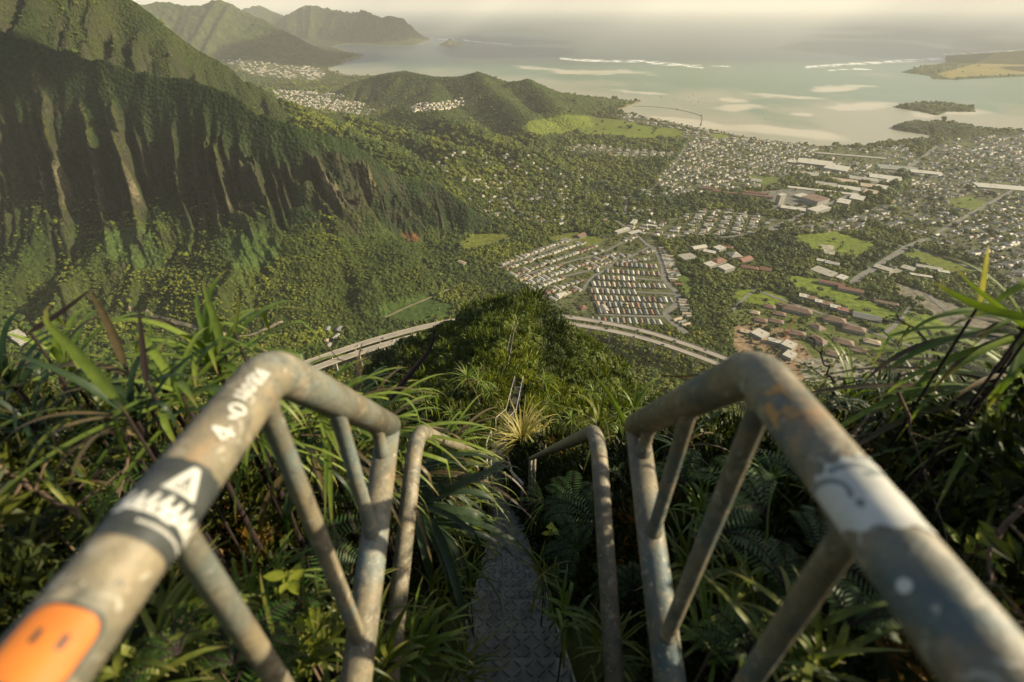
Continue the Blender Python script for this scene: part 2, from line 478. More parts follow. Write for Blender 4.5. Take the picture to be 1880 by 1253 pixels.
EARTH = [([(1345, 600), (1385, 590), (1440, 605), (1480, 640), (1520, 700), (1420, 700), (1345, 640)], (0.2, 0.145, 0.095)),
         ([(734, 415), (748, 410), (765, 425), (772, 442), (755, 445), (738, 432)], (0.13, 0.065, 0.035)),
         ([(1640, 520), (1680, 530), (1800, 580), (1870, 620), (1860, 650), (1760, 610), (1700, 570), (1650, 545)], (0.16, 0.15, 0.12)),
         ([(1505, 448), (1530, 452), (1535, 472), (1512, 468)], (0.3, 0.28, 0.23)),
         ([(1610, 495), (1640, 488), (1660, 500), (1630, 508)], (0.25, 0.24, 0.2)),
         ([(1395, 352), (1470, 345), (1500, 352), (1480, 388), (1420, 388)], (0.13, 0.13, 0.12)),
         ([(1460, 660), (1560, 655), (1640, 690), (1600, 715), (1480, 700)], (0.2, 0.19, 0.16))]
ROADS = [  # px,py along, width m, name, label
 ([(1186, 448), (1205, 462), (1217, 490), (1220, 515), (1243, 540), (1240, 560), (1222, 575), (1232, 590), (1260, 612)], 15, 'road', None),
 ([(1565, 522), (1580, 508), (1625, 480), (1665, 455), (1700, 440)], 20, 'road', None),
 ([(1665, 455), (1620, 443), (1560, 428), (1520, 418), (1490, 415), (1400, 425)], 12, 'road', None),
 ([(1665, 455), (1740, 475), (1810, 505), (1880, 520)], 10, 'road', None),
 ([(1355, 520), (1420, 545), (1490, 570), (1560, 595), (1640, 625), (1730, 655)], 10, 'road', None),
 ([(1625, 612), (1650, 590), (1672, 565)], 9, 'road', None),
 ([(1345, 570), (1370, 545), (1385, 535)], 7, 'road', None),
 ([(1700, 540), (1760, 590), (1800, 625), (1795, 660)], 12, 'road', None),
 ([(1400, 425), (1440, 410), (1480, 392), (1530, 372), (1620, 330), (1680, 300), (1720, 268)], 18, 'road', None),
 ([(1720, 428), (1770, 400), (1820, 372), (1860, 350)], 12, 'road', None),
 ([(915, 492), (1000, 462), (1080, 430)], 8, 'road', None),
 ([(945, 510), (1050, 480), (1100, 466), (1145, 445)], 8, 'road', None),
 ([(985, 520), (1070, 500), (1140, 480), (1190, 455)], 8, 'road', None),
 ([(1140, 465), (1120, 490), (1085, 512), (1070, 535)], 8, 'road', None),
 ([(1128, 508), (1170, 512), (1222, 517)], 8, 'road', None),
 ([(1088, 530), (1160, 536), (1240, 541)], 8, 'road', None),
 ([(1090, 554), (1160, 558), (1224, 562)], 8, 'road', None),
 ([(1100, 578), (1170, 581), (1225, 582)], 8, 'road', None),
 ([(1130, 405), (1160, 425), (1186, 448)], 10, 'road', None),
 ([(1160, 425), (1230, 432), (1330, 436), (1400, 425)], 9, 'road', None),
 ([(705, 570), (745, 550), (790, 535), (850, 520)], 6, 'path', None),
 ([(240, 578), (330, 572), (430, 585), (520, 590)], 6, 'path', None),
 ([(1148, 400), (1150, 375), (1160, 360), (1200, 345), (1240, 300), (1262, 262)], 8, 'road', None),
]
# ground grid, finer near the photographer
def polar(r0, r1, k, az, n):
    rr = [r0]
    while rr[-1] < r1: rr.append(rr[-1] * (1 + k))
    rr = np.array(rr); th = np.linspace(-az, az, n)
    Rr, Th = np.meshgrid(rr, th, indexing='ij')
    return Rr * np.sin(Th), Rr * np.cos(Th)
def gridfaces(nr, nc, keep=None):
    i = np.arange((nr - 1) * nc).reshape(nr - 1, nc)[:, :-1]
    f = np.stack([i, i + 1, i + nc + 1, i + nc], -1)
    if keep is not None: f = f[keep]
    return f.reshape(-1, 4)[:, ::-1]
GX, GY = polar(230, 17000, 0.0052, R(64), 1150)
GH, GREG, GSD, GZB = hland(GX, GY, True)
GPX, GPY = proj(GX, GY, GH)
def cover(x, y, h, reg, sd, px, py, zb):
    n1 = fbm(x / 140, y / 140, 4, 81)[..., None]; n2 = fbm(x / 22, y / 22, 3, 82)[..., None]
    c = (np.array([0.024, 0.045, 0.012]) * (1 - n1) + np.array([0.068, 0.09, 0.02]) * n1) * (0.42 + 0.75 * n2)  # forest floor painted dark, so gaps between crowns look shadowed
    for poly, d in TOWNS:
        if d == 0: c = np.where(inpoly(px, py, poly)[..., None], np.array([0.085, 0.105, 0.028]) * (0.6 + 0.8 * n2), c)
        m = inpoly(px, py, poly) & (d > 0.3) & (reg != 1)
        t = np.array([0.085, 0.095, 0.045]) * (0.4 + 1.1 * n2)
        c = np.where(m[..., None], t, c)
    field = np.zeros(x.shape, dtype=bool)
    jx = px + 5 * (fbm(x / 50, y / 50, 3, 83) - 0.5); jy = py + 2.5 * (fbm(x / 50, y / 50, 3, 84) - 0.5)
    for poly, fc in FIELDS:
        m = inpoly(jx, jy, poly)
        field |= m
        c = np.where(m[..., None], np.array(fc) * (0.72 + 0.5 * n1) * (0.9 + 0.2 * n2), c)
    for poly, fc in EARTH:
        m = inpoly(jx, jy, poly)
        field |= m
        c = np.where(m[..., None], np.array(fc) * (0.75 + 0.5 * n2), c)
    return c, field
GC, GFIELD = cover(GX, GY, GH, GREG, GSD, GPX, GPY, GZB)
GZB, GFL, GT = GZB
# ribs of the cliff carry dry grass and bare rock, gullies dark growth
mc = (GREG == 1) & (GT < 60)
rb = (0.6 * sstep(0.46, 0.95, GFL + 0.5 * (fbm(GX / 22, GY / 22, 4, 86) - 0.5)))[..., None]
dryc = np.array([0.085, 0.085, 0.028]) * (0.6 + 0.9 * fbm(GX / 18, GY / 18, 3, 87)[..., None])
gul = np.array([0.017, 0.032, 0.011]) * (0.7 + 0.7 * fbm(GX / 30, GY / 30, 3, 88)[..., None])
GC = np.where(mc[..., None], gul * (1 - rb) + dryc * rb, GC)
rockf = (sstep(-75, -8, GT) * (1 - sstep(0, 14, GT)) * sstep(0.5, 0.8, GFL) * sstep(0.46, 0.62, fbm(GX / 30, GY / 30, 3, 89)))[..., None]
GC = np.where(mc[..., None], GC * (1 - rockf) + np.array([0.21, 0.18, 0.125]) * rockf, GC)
# brownish grass on the lit upper slopes behind
ma = (GREG == 2)[..., None] & (GH > 220)[..., None]
GC = np.where(ma, (np.array([0.016, 0.028, 0.010]) + np.array([0.034, 0.034, 0.009]) * fbm(GX / 60, GY / 160, 4, 85)[..., None]), GC)
beach = ((GH < 3.2) & (GSD < 40) & (GSD > -20))[..., None]
GC = np.where(beach, np.array([0.22, 0.19, 0.13]), GC)

def terrain_mat(name, canopy=0.09, bdist=6.0, rock=True, cliffcol=(0.058, 0.056, 0.034)):
    m, nt, bs = nodes(name)
    a = N(nt, 'ShaderNodeAttribute', attribute_name='col')
    geo = N(nt, 'ShaderNodeNewGeometry')
    nz = noise(nt, canopy, 5, 0.6, 'Position')
    big = noise(nt, canopy * 0.12, 4, 0.6, 'Position')
    v = N(nt, 'ShaderNodeTexVoronoi', i_Scale=canopy)
    nt.links.new(geo.outputs['Position'], v.inputs['Vector'])
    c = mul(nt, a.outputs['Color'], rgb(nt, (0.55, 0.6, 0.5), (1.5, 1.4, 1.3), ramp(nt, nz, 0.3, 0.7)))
    if rock:
        sx = N(nt, 'ShaderNodeSeparateXYZ'); nt.links.new(geo.outputs['True Normal'], sx.inputs[0])
        st = ramp(nt, sx.outputs['Z'], 0.52, 0.36)
        mm = N(nt, 'ShaderNodeMath', operation='MULTIPLY'); nt.links.new(st, mm.inputs[0]); nt.links.new(ramp(nt, big, 0.42, 0.62), mm.inputs[1])
        st2 = noise(nt, 0.03, 6, 0.7, 'Position')
        rk = rgb(nt, tuple(q * 0.55 for q in cliffcol), cliffcol, ramp(nt, st2, 0.3, 0.7))
        c = rgb(nt, c, rk, mm.outputs[0])
    nt.links.new(c, bs.inputs['Base Color'])
    bs.inputs['Roughness'].default_value = 0.9
    bs.inputs['Specular IOR Level'].default_value = 0.1
    ad = N(nt, 'ShaderNodeMath', operation='ADD'); nt.links.new(nz, ad.inputs[0]); nt.links.new(v.outputs['Distance'], ad.inputs[1])
    bump(nt, bs, ad.outputs[0], 0.9, bdist)
    return m
MT_low = terrain_mat('lowland_ground', 0.08, 1.2, rock=False)
MT_cliff = terrain_mat('cliff_greenery', 0.11, 7.0)
MT_hill = terrain_mat('hill_greenery', 0.06, 8.0)
MT_far = terrain_mat('far_range_greenery', 0.012, 25.0)
def land_obj(name, mask, m):
    q = mask[:-1, :-1] | mask[1:, :-1] | mask[:-1, 1:] | mask[1:, 1:]
    f = gridfaces(*GX.shape, keep=q)
    used = np.unique(f); remap = np.full(GX.size, -1); remap[used] = np.arange(len(used))
    v = np.stack([GX, GY, GH], -1).reshape(-1, 3)[used]
    me = mesh(name, v, remap[f], True)
    at_ = me.attributes.new('col', 'FLOAT_COLOR', 'POINT')
    cc = np.concatenate([GC.reshape(-1, 3)[used], np.ones((len(used), 1))], 1).astype(np.float32)
    at_.data.foreach_set('color', cc.ravel())
    o = link(name, me, m); o['kind'] = 'structure'
    return o
low = GREG == 0
# faces are given to the terrain of their first corner so that neighbours share borders without overlap
def land_split(name, ids, m):
    k = np.isin(GREG[:-1, :-1], ids)
    f = gridfaces(*GX.shape, keep=k)
    if not len(f): return
    used = np.unique(f); remap = np.full(GX.size, -1); remap[used] = np.arange(len(used))
    v = np.stack([GX, GY, GH], -1).reshape(-1, 3)[used]
    me = mesh(name, v, remap[f], True)
    at_ = me.attributes.new('col', 'FLOAT_COLOR', 'POINT')
    cc = np.concatenate([GC.reshape(-1, 3)[used], np.ones((len(used), 1))], 1).astype(np.float32)
    at_.data.foreach_set('color', cc.ravel())
    o = link(name, me, m); o['kind'] = 'structure'
land_split('ground', [0], MT_low)
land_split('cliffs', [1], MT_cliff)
land_split('mountain', [2], MT_cliff)
land_split('hills', [3], MT_hill)
land_split('far_mountains', [4], MT_far)

# near ridge mesh -------------------------------------------------------
def ridge_mesh():
    ys = [-40, -30, -22, -16, -12, -9, -7, -5.5, -4.2, -3.2, -2.4, -1.8, -1.3, -0.9, -0.6, -0.3, 0.0]
    st = 0.09
    while ys[-1] < 800:
        ys.append(ys[-1] + st); st = max(0.09, ys[-1] * 0.0125)
    u = np.linspace(-1, 1, 401)
    xs = np.sign(u) * (np.exp(np.abs(u) * 7.6) - 1) / (math.exp(7.6) - 1)
    ys = np.array(ys)
    wid = np.interp(ys, [-40, 0, 20, 100, 300, 800], [300, 320, 360, 430, 480, 380])
    X = xs[None, :] * wid[:, None] + pathx(ys)[:, None]
    Y = np.repeat(ys[:, None], len(u), 1)
    Z = hridge(X, Y)
    v = np.stack([X, Y, Z], -1).reshape(-1, 3)
    f = gridfaces(*X.shape)
    me = mesh('ridge', v, f, True)
    n1 = fbm(X / 9, Y / 9, 4, 90)[..., None]
    c = np.array([0.02, 0.03, 0.009]) * (1 - n1) + np.array([0.05, 0.062, 0.015]) * n1
    a = me.attributes.new('col', 'FLOAT_COLOR', 'POINT')
    a.data.foreach_set('color', np.concatenate([c.reshape(-1, 3), np.ones((c.size // 3, 1))], 1).astype(np.float32).ravel())
    o = link('ridge', me, terrain_mat('ridge_undergrowth', 0.6, 0.8, rock=False)); o['kind'] = 'structure'
ridge_mesh()

# water ------------------------------------------------------------------
def sea():
    X, Y = polar(2000, 300000, 0.006, R(66), 700)
    PX, PY = proj(X, Y, X * 0)
    n = fbm(X / 700, Y / 700, 5, 101); n2 = fbm(X / 160, Y / 400, 4, 102); n3 = fbm(X / 2500, Y / 1600, 3, 103)
    shallow = np.array([0.30, 0.28, 0.19]); green = np.array([0.12, 0.18, 0.10]); deep = np.array([0.05, 0.07, 0.06])
    D, S, K, sg = polydist(X, Y, COASTW)
    k = np.clip(1 - D / 1500, 0, 1)
    t = sstep(0.35, 0.7, 0.55 * n + 0.45 * k + 0.2 * (n2 - 0.5))[..., None]
    c = green * (1 - t) + shallow * t
    off = sstep(6500, 8200, Y + 900 * (n3 - 0.5))[..., None]
    c = c * (1 - off) + deep * off
    jx = PX + 70 * (fbm(X / 260, Y / 260, 5, 104) - 0.5) ; jy = PY + 13 * (fbm(X / 300, Y / 300, 5, 105) - 0.5)
    bars = [((1005, 128), 75, 4.5, 0.13), ((1095, 133), 105, 4.5, 0.02), ((1360, 198), 42, 7, 0), ((1345, 184), 24, 4, 0), ((1440, 178), 70, 5, 0.05), ((1560, 160), 60, 5, 0), ((1525, 163), 40, 4, 0),
            ((1545, 197), 32, 6, 0.08), ((1465, 211), 30, 4, 0), ((1600, 195), 50, 9, 0.04), ((1690, 212), 30, 6, 0), ((1760, 208), 60, 8, 0), ((1250, 225), 110, 9, 0.12), ((1450, 245), 130, 9, 0.1), ((1180, 170), 60, 3, 0.1)]
    for (bx, by), rx, ry, a in bars:
        ca, sa = math.cos(a), math.sin(a)
        ex = (jx - bx) * ca + (jy - by) * sa; ey = -(jx - bx) * sa + (jy - by) * ca
        q = (0.85 * (1 - sstep(0.55, 1.15, np.hypot(ex / rx, ey / ry))))[..., None]
        c = c * (1 - q) + np.array([0.5, 0.45, 0.33]) * q
    # surf on the outer reef
    for line, wd in (([(1030, 108), (1090, 112), (1180, 113), (1290, 124)], 3.0), ([(1180, 118), (1240, 120), (1340, 122)], 1.6), ([(1480, 124), (1560, 118), (1620, 115), (1730, 108)], 3.0),
                     ([(850, 74), (880, 78), (940, 82)], 1.8), ([(1730, 100), (1800, 97), (1880, 92)], 1.6), ([(790, 71), (830, 74)], 1.6), ([(1520, 130), (1560, 127), (1600, 128)], 1.5)):
        D2, S2, K2, g2 = polydist(PX, PY, line)
        f = sstep(0.47, 0.52, fbm(X / 90, Y / 60, 5, 106) * 0.8 + 0.2 * fbm(X / 300, Y / 300, 2, 107)) * (1 - sstep(wd * 0.3, wd, D2 + 1.5 * (fbm(X / 150, Y / 150, 3, 108) - 0.5)))
        c = c * (1 - f[..., None]) + np.array([0.85, 0.83, 0.76]) * f[..., None]
    me = mesh('sea', np.stack([X, Y, X * 0], -1).reshape(-1, 3), gridfaces(*X.shape), True)
    a = me.attributes.new('col', 'FLOAT_COLOR', 'POINT')
    a.data.foreach_set('color', np.concatenate([c.reshape(-1, 3), np.ones((c.size // 3, 1))], 1).astype(np.float32).ravel())
    m, nt, bs = nodes('sea_water')
    at_ = N(nt, 'ShaderNodeAttribute', attribute_name='col')
    nt.links.new(at_.outputs['Color'], bs.inputs['Base Color'])
    bs.inputs['Roughness'].default_value = 0.32
    bs.inputs['IOR'].default_value = 1.33
    bump(nt, bs, noise(nt, 0.02, 6, 0.7, 'Position'), 0.35, 6.0)
    o = link('sea', me, m); o['kind'] = 'structure'
sea()

def haze():
    z0, z1 = -12.0, 1500.0
    b = MB()
    b.box((0, 120000, (z0 + z1) / 2), (700000, 480000, z1 - z0))
    m = bpy.data.materials.new('haze_air'); m.use_nodes = True
    nt = m.node_tree; nt.nodes.clear()
    o = nt.nodes.new('ShaderNodeOutputMaterial'); v = nt.nodes.new('ShaderNodeVolumePrincipled')
    v.inputs['Color'].default_value = (0.99, 0.975, 0.92, 1)
    v.inputs['Density'].default_value = HAZE
    v.inputs['Anisotropy'].default_value = 0.05
    nt.links.new(v.outputs[0], o.inputs['Volume'])
    ob = b.build('haze', m); ob['kind'] = 'stuff'; ob['label'] = 'pale warm haze hanging in the air over the bay and the valley'; ob['category'] = 'haze'
HAZE = 3.4e-5
haze()

def shade_clouds():
    """unseen cumulus blobs, added out of view to shade the mountain wall and far sea"""
    r = np.random.default_rng(44)
    tgt = np.array([-1750.0, 1650.0, 500.0]); k = (2050 - tgt[2]) / math.sin(SUN_EL)
    c0 = tgt + np.array([SV.x, SV.y, SV.z]) * k
    bm = bmesh.new(); bmesh.ops.create_icosphere(bm, subdivisions=3, radius=1.0)
    iv = np.array([q.co[:] for q in bm.verts]); jf = np.array([[w.index for w in q.verts] for q in bm.faces]); bm.free()
    V = []; F = []; n = 0
    for i in range(22):
        a, b = r.uniform(-1, 0.75), r.uniform(-1, 1)
        c = c0 + np.array([a * 1050, b * 800, r.uniform(-40, 120)])
        if r.random() < 0.12: continue
        rad = r.uniform(80, 210)
        d = 1 + 0.5 * (fbm(iv[:, 0] * 2 + i * 3.1, iv[:, 1] * 2 + iv[:, 2] * 1.7, 4, 5) - 0.5)
        v = iv * d[:, None] * rad * np.array([1, 1, 0.45]); v[:, 2] = np.maximum(v[:, 2], -40)
        V.append(v + c); F.append(jf + n); n += len(v)
    for i in range(64):  # more unseen cloud, added to shade the far sea on either side of a bright gap
        dd = r.uniform(8500, 26000); az = R(r.uniform(29, 52)) if i < 46 else R(r.uniform(-22, 7))
        t = np.array([dd * math.sin(az), dd * math.cos(az), 0.0]); c = t + np.array([SV.x, SV.y, SV.z]) * (2600 / math.sin(SUN_EL))
        rad = r.uniform(500, 1300)
        d = 1 + 0.5 * (fbm(iv[:, 0] * 2 + i * 3.1, iv[:, 1] * 2 + iv[:, 2] * 1.7, 4, 5) - 0.5)
        v = iv * d[:, None] * rad * np.array([1, 1, 0.3]); v[:, 2] = np.maximum(v[:, 2], -100)
        V.append(v + c); F.append(jf + n); n += len(v)
    m = plain('shade_cloud_white', (0.8, 0.8, 0.8), 1.0, (0.75, 0.75, 0.75), 0.001)
    o = link('shade_clouds', mesh('shade_clouds', np.concatenate(V), np.concatenate(F), True), m); o['kind'] = 'structure'
shade_clouds()
# ------------------------------------------------------------------ vegetation pieces
def leafmat(name, a, b, trans=0.25, rough=0.55, attr=True, vein=False):
    m, nt, bs = nodes(name)
    oi = N(nt, 'ShaderNodeObjectInfo')
    at_ = N(nt, 'ShaderNodeAttribute', attribute_name='shade')
    c = rgb(nt, a, b, at_.outputs['Fac'])
    if attr:
        ti = N(nt, 'ShaderNodeAttribute', attribute_name='tint', attribute_type='INSTANCER')
        c = mul(nt, c, ti.outputs['Color'])
    else:
        hs = N(nt, 'ShaderNodeHueSaturation')
        nt.links.new(c, hs.inputs['Color'])
        mr = N(nt, 'ShaderNodeMapRange', i_3=0.7, i_4=1.3); nt.links.new(oi.outputs['Random'], mr.inputs[0])
        nt.links.new(mr.outputs[0], hs.inputs['Value'])
        mr2 = N(nt, 'ShaderNodeMapRange', i_3=0.48, i_4=0.515); nt.links.new(oi.outputs['Random'], mr2.inputs[0])
        nt.links.new(mr2.outputs[0], hs.inputs['Hue'])
        c = hs.outputs[0]
    nt.links.new(c, bs.inputs['Base Color'])
    bs.inputs['Roughness'].default_value = rough
    bs.inputs['Specular IOR Level'].default_value = 0.3
    if trans:
        tr = N(nt, 'ShaderNodeBsdfTranslucent'); nt.links.new(mul(nt, c, (1.3, 1.35, 0.6)), tr.inputs[0])
        mx = N(nt, 'ShaderNodeMixShader', i_0=trans)
        nt.links.new(bs.outputs[0], mx.inputs[1]); nt.links.new(tr.outputs[0], mx.inputs[2])
        nt.links.new(mx.outputs[0], nt.nodes['Material Output'].inputs[0])
    return m
def setshade(me, vals):
    a = me.attributes.new('shade', 'FLOAT', 'POINT')
    a.data.foreach_set('value', np.asarray(vals, dtype=np.float32))
def ico(sub):
    bm = bmesh.new(); bmesh.ops.create_icosphere(bm, subdivisions=sub, radius=1.0)
    v = np.array([q.co[:] for q in bm.verts]); f = np.array([[w.index for w in q.verts] for q in bm.faces]); bm.free()
    return v, f
IV, IF = ico(2); IV1, IF1 = ico(1)
def crown_mesh(name, seed, nb=9, leaves=260, flat=0.75, leafs=0.16, height=1.0):
    """uneven crown: knobbly limbs' worth of foliage plus loose leaf clumps standing off it, unit radius"""
    r = np.random.default_rng(seed)
    V = []; F = []; S = []; n = 0
    cs = []
    for i in range(nb):
        a = r.uniform(0, 6.28); q = math.sqrt(r.uniform(0.02, 1)) * 0.62
        c = np.array([q * math.cos(a), q * math.sin(a), r.uniform(-0.25, 0.45) * flat * height + (0.25 - q * 0.3) * height])
        rad = r.uniform(0.26, 0.48)
        cs.append((c, rad))
        d = 1 + 0.5 * (r.random(len(IV)) - 0.5)
        v = IV * d[:, None] * rad * np.array([1, 1, flat]) + c
        V.append(v); F.append(IF + n); n += len(v)
        S.append(np.clip(0.25 + 0.5 * (v[:, 2] + 0.3) + r.uniform(-0.15, 0.15) + 0.3 * (r.random(len(v)) - 0.5), 0, 1) * 0 + r.random(len(v)) * 0.6 + r.uniform(0, 0.4))
    LV = []; LF = []; LS = []
    for i in range(leaves):
        c, rad = cs[r.integers(nb)]
        d = r.normal(size=3); d /= np.linalg.norm(d)
        if d[2] < -0.3: d[2] = -d[2]
        p = c + d * rad * r.uniform(0.85, 1.2) * np.array([1, 1, flat])
        t = np.cross(d, r.normal(size=3)); t /= np.linalg.norm(t) + 1e-9
        b = np.cross(d, t); s = leafs * r.uniform(0.5, 1.1)
        LV += [p - t * s, p - b * s * 0.5 + d * s * 0.3, p + t * s + d * s * 0.2, p + b * s * 0.5 + d * s * 0.35]
        LF.append([n, n + 1, n + 2]); LF.append([n, n + 2, n + 3]); n += 4
        LS += [r.random()] * 4
    V.append(np.array(LV)); F.append(np.array(LF)); S.append(np.array(LS))
    me = mesh(name, np.concatenate(V), np.concatenate(F))
    setshade(me, np.concatenate(S))
    return me
def clump_mesh(name, seed, n=70, ls=0.3, lw=0.4, up=0.3, core=True):
    """bushy clump of pointed leaves, unit radius, standing on its origin"""
    r = np.random.default_rng(seed)
    V = []; F = []; S = []
    for i in range(n):
        d = r.normal(size=3); d[2] = abs(d[2]) * 0.8 + up * 0.3; d /= np.linalg.norm(d)
        q = r.uniform(0.25, 1.0) ** 0.6
        p = d * q * np.array([1, 1, 0.85])
        o = d + r.normal(size=3) * 0.55 + np.array([0, 0, up]); o /= np.linalg.norm(o)
        t = np.cross(o, r.normal(size=3)); t /= np.linalg.norm(t) + 1e-9
        nn = np.cross(o, t)
        s = ls * r.uniform(0.6, 1.25); w = s * lw
        k = len(V)
        V += [p, p + o * s * 0.45 + t * w * 0.5 + nn * s * 0.06, p + o * s - nn * s * 0.12, p + o * s * 0.45 - t * w * 0.5 + nn * s * 0.06]
        F += [[k, k + 1, k + 2], [k, k + 2, k + 3]]
        S += [r.random()] * 4
    me = mesh(name, np.array(V), np.array(F))
    setshade(me, S)
    return me
def hidden(name, me, m):
    o = bpy.data.objects.new(name, me); me.materials.append(m); return o
def variant_set(name, objs):
    c = bpy.data.collections.new(name)
    for o in objs: c.objects.link(o)
    return c
def scatter(name, pts, rot, scl, vid, tint, coll, label, cat):
    """one object whose countless members are set out by geometry nodes"""
    me = bpy.data.meshes.new(name)
    me.vertices.add(len(pts)); me.vertices.foreach_set('co', np.asarray(pts, dtype=np.float32).ravel())
    for nm, ty, fld, dat in (('rot', 'FLOAT_VECTOR', 'vector', rot), ('scl', 'FLOAT_VECTOR', 'vector', scl), ('vid', 'INT', 'value', vid),
                             ('tint', 'FLOAT_COLOR', 'color', np.concatenate([tint, np.ones((len(tint), 1))], 1))):
        a = me.attributes.new(nm, ty, 'POINT')
        a.data.foreach_set(fld, np.asarray(dat, dtype=np.int32 if ty == 'INT' else np.float32).ravel())
    me.update()
    o = bpy.data.objects.new(name, me); COL.objects.link(o)
    ng = bpy.data.node_groups.new(name, 'GeometryNodeTree')
    ng.interface.new_socket('Geometry', in_out='INPUT', socket_type='NodeSocketGeometry')
    ng.interface.new_socket('Geometry', in_out='OUTPUT', socket_type='NodeSocketGeometry')
    gi = ng.nodes.new('NodeGroupInput'); go = ng.nodes.new('NodeGroupOutput')
    ip = ng.nodes.new('GeometryNodeInstanceOnPoints'); ci = ng.nodes.new('GeometryNodeCollectionInfo')
    ci.inputs[0].default_value = coll; ci.inputs[1].default_value = True; ci.inputs[2].default_value = True
    def na(nm, ty):
        n = ng.nodes.new('GeometryNodeInputNamedAttribute'); n.data_type = ty; n.inputs[0].default_value = nm; return n.outputs[0]
    ng.links.new(gi.outputs[0], ip.inputs['Points']); ng.links.new(ci.outputs[0], ip.inputs['Instance'])
    ip.inputs['Pick Instance'].default_value = True
    ng.links.new(na('vid', 'INT'), ip.inputs['Instance Index'])
    ng.links.new(na('rot', 'FLOAT_VECTOR'), ip.inputs['Rotation']); ng.links.new(na('scl', 'FLOAT_VECTOR'), ip.inputs['Scale'])
    ng.links.new(ip.outputs[0], go.inputs[0])
    md = o.modifiers.new('set_out', 'NODES'); md.node_group = ng
    tag(o, label, cat, None, 'stuff')
    return o
M_CROWN = leafmat('tree_foliage', (0.034, 0.064, 0.010), (0.185, 0.215, 0.028), 0.15)
M_CROWN1 = leafmat('single_tree_foliage', (0.034, 0.064, 0.010), (0.17, 0.20, 0.027), 0.15, attr=False)
M_BUSH = leafmat('shrub_foliage', (0.016, 0.03, 0.007), (0.125, 0.14, 0.024), 0.25)
M_TRUNK = plain('bark', (0.12, 0.095, 0.065), 0.9)
tree_vars = variant_set('tree_variants', [hidden('crown_kind', crown_mesh('crown_kind', s, nb, 150, fl, 0.2, hh), M_CROWN)
     for s, nb, fl, hh in ((1, 8, 0.8, 1), (2, 10, 0.65, 0.8), (3, 7, 0.9, 1.3), (4, 11, 0.7, 1), (5, 6, 0.85, 0.9), (6, 9, 0.6, 0.7))])
bush_vars = variant_set('bush_variants', [hidden('bush_kind', clump_mesh('bush_kind', s, n, ls, lw, up), M_BUSH)
     for s, n, ls, lw, up in ((11, 90, 0.42, 0.4, 0.3), (12, 110, 0.36, 0.5, 0.2), (13, 80, 0.6, 0.2, 0.7), (14, 120, 0.32, 0.45, 0.1), (15, 60, 0.85, 0.12, 1.0), (16, 100, 0.4, 0.42, 0.4))] +
     [hidden('bush_kind_round', crown_mesh('bush_kind_round', 20 + i, nb, 260, fl, 0.17, hh), M_BUSH) for i, (nb, fl, hh) in enumerate(((7, 0.8, 1), (9, 0.7, 0.9), (6, 0.9, 1.1)))])

# ------------------------------------------------------------------ lowland ground height look-up for buildings and trees
_lr = np.log(np.hypot(GX[:, 0], GY[:, 0])); _th = np.arctan2(GX[0], GY[0])
def gz(x, y, arr=None):
    arr = GH if arr is None else arr
    x = np.asarray(x, float); y = np.asarray(y, float)
    i = (np.log(np.hypot(x, y)) - _lr[0]) / (_lr[1] - _lr[0]); j = (np.arctan2(x, y) - _th[0]) / (_th[1] - _th[0])
    i = np.clip(i, 0, GX.shape[0] - 1.001); j = np.clip(j, 0, GX.shape[1] - 1.001)
    a = i.astype(int); b = j.astype(int); fi = i - a; fj = j - b
    return (arr[a, b] * (1 - fi) + arr[a + 1, b] * fi) * (1 - fj) + (arr[a, b + 1] * (1 - fi) + arr[a + 1, b + 1] * fi) * fj
def gnear(x, y, arr):
    i = np.rint((np.log(np.hypot(x, y)) - _lr[0]) / (_lr[1] - _lr[0])); j = np.rint((np.arctan2(x, y) - _th[0]) / (_th[1] - _th[0]))
    return arr[np.clip(i, 0, GX.shape[0] - 1).astype(int), np.clip(j, 0, GX.shape[1] - 1).astype(int)]
def onground(px, py):
    """the lowland point seen at that spot of the photo"""
    z = 60.0
    for _ in range(6):
        p = onz(px, py, z); z = float(gz(p.x, p.y))
        z = min(z, 140)
    return Vector((p.x, p.y, z))

# roads ------------------------------------------------------------------
M_ROAD = plain('asphalt', (0.17, 0.165, 0.14), 0.9, (0.12, 0.118, 0.1), 0.05)
M_PATH = plain('dirt', (0.24, 0.2, 0.12), 0.95, (0.17, 0.15, 0.09), 0.05)
ROADW = []
def smooth_line(pts, step=12.0):
    P = [Vector(p) for p in pts]; out = []
    for i in range(len(P) - 1):
        p0 = P[max(i - 1, 0)]; p1 = P[i]; p2 = P[i + 1]; p3 = P[min(i + 2, len(P) - 1)]
        n = max(2, int((p2 - p1).length / step))
        for k in range(n):
            t = k / n
            out.append(0.5 * ((2 * p1) + (p2 - p0) * t + (2 * p0 - 5 * p1 + 4 * p2 - p3) * t * t + (3 * p1 - p0 - 3 * p2 + p3) * t ** 3))
    out.append(P[-1]); return out
def strip(name, line, width, m, lift=0.25, zf=None, kind='structure'):
    V = []; F = []
    nc = 5
    for i, p in enumerate(line):
        a = line[max(i - 1, 0)]; b = line[min(i + 1, len(line) - 1)]
        t = Vector((b.x - a.x, b.y - a.y, 0)).normalized(); n = Vector((-t.y, t.x, 0))
        for k in range(nc):
            q = p + n * width * (k / (nc - 1) - 0.5)
            V.append((q.x, q.y, (float(gz(q.x, q.y)) if zf is None else p.z) + lift))
    for i in range(len(line) - 1):
        for k in range(nc - 1):
            a = i * nc + k; F.append((a, a + 1, a + nc + 1, a + nc))
    o = link(name, mesh(name, V, np.array(F)), m)
    if kind: o['kind'] = kind
    return o
for i, (pp, wd, nm, lb) in enumerate(ROADS):
    line = smooth_line([onground(*q) for q in pp])
    ROADW.append(([(q.x, q.y) for q in line], wd))
    strip(nm, line, wd, M_PATH if nm == 'path' else M_ROAD, 0.5 + 0.02 * i)
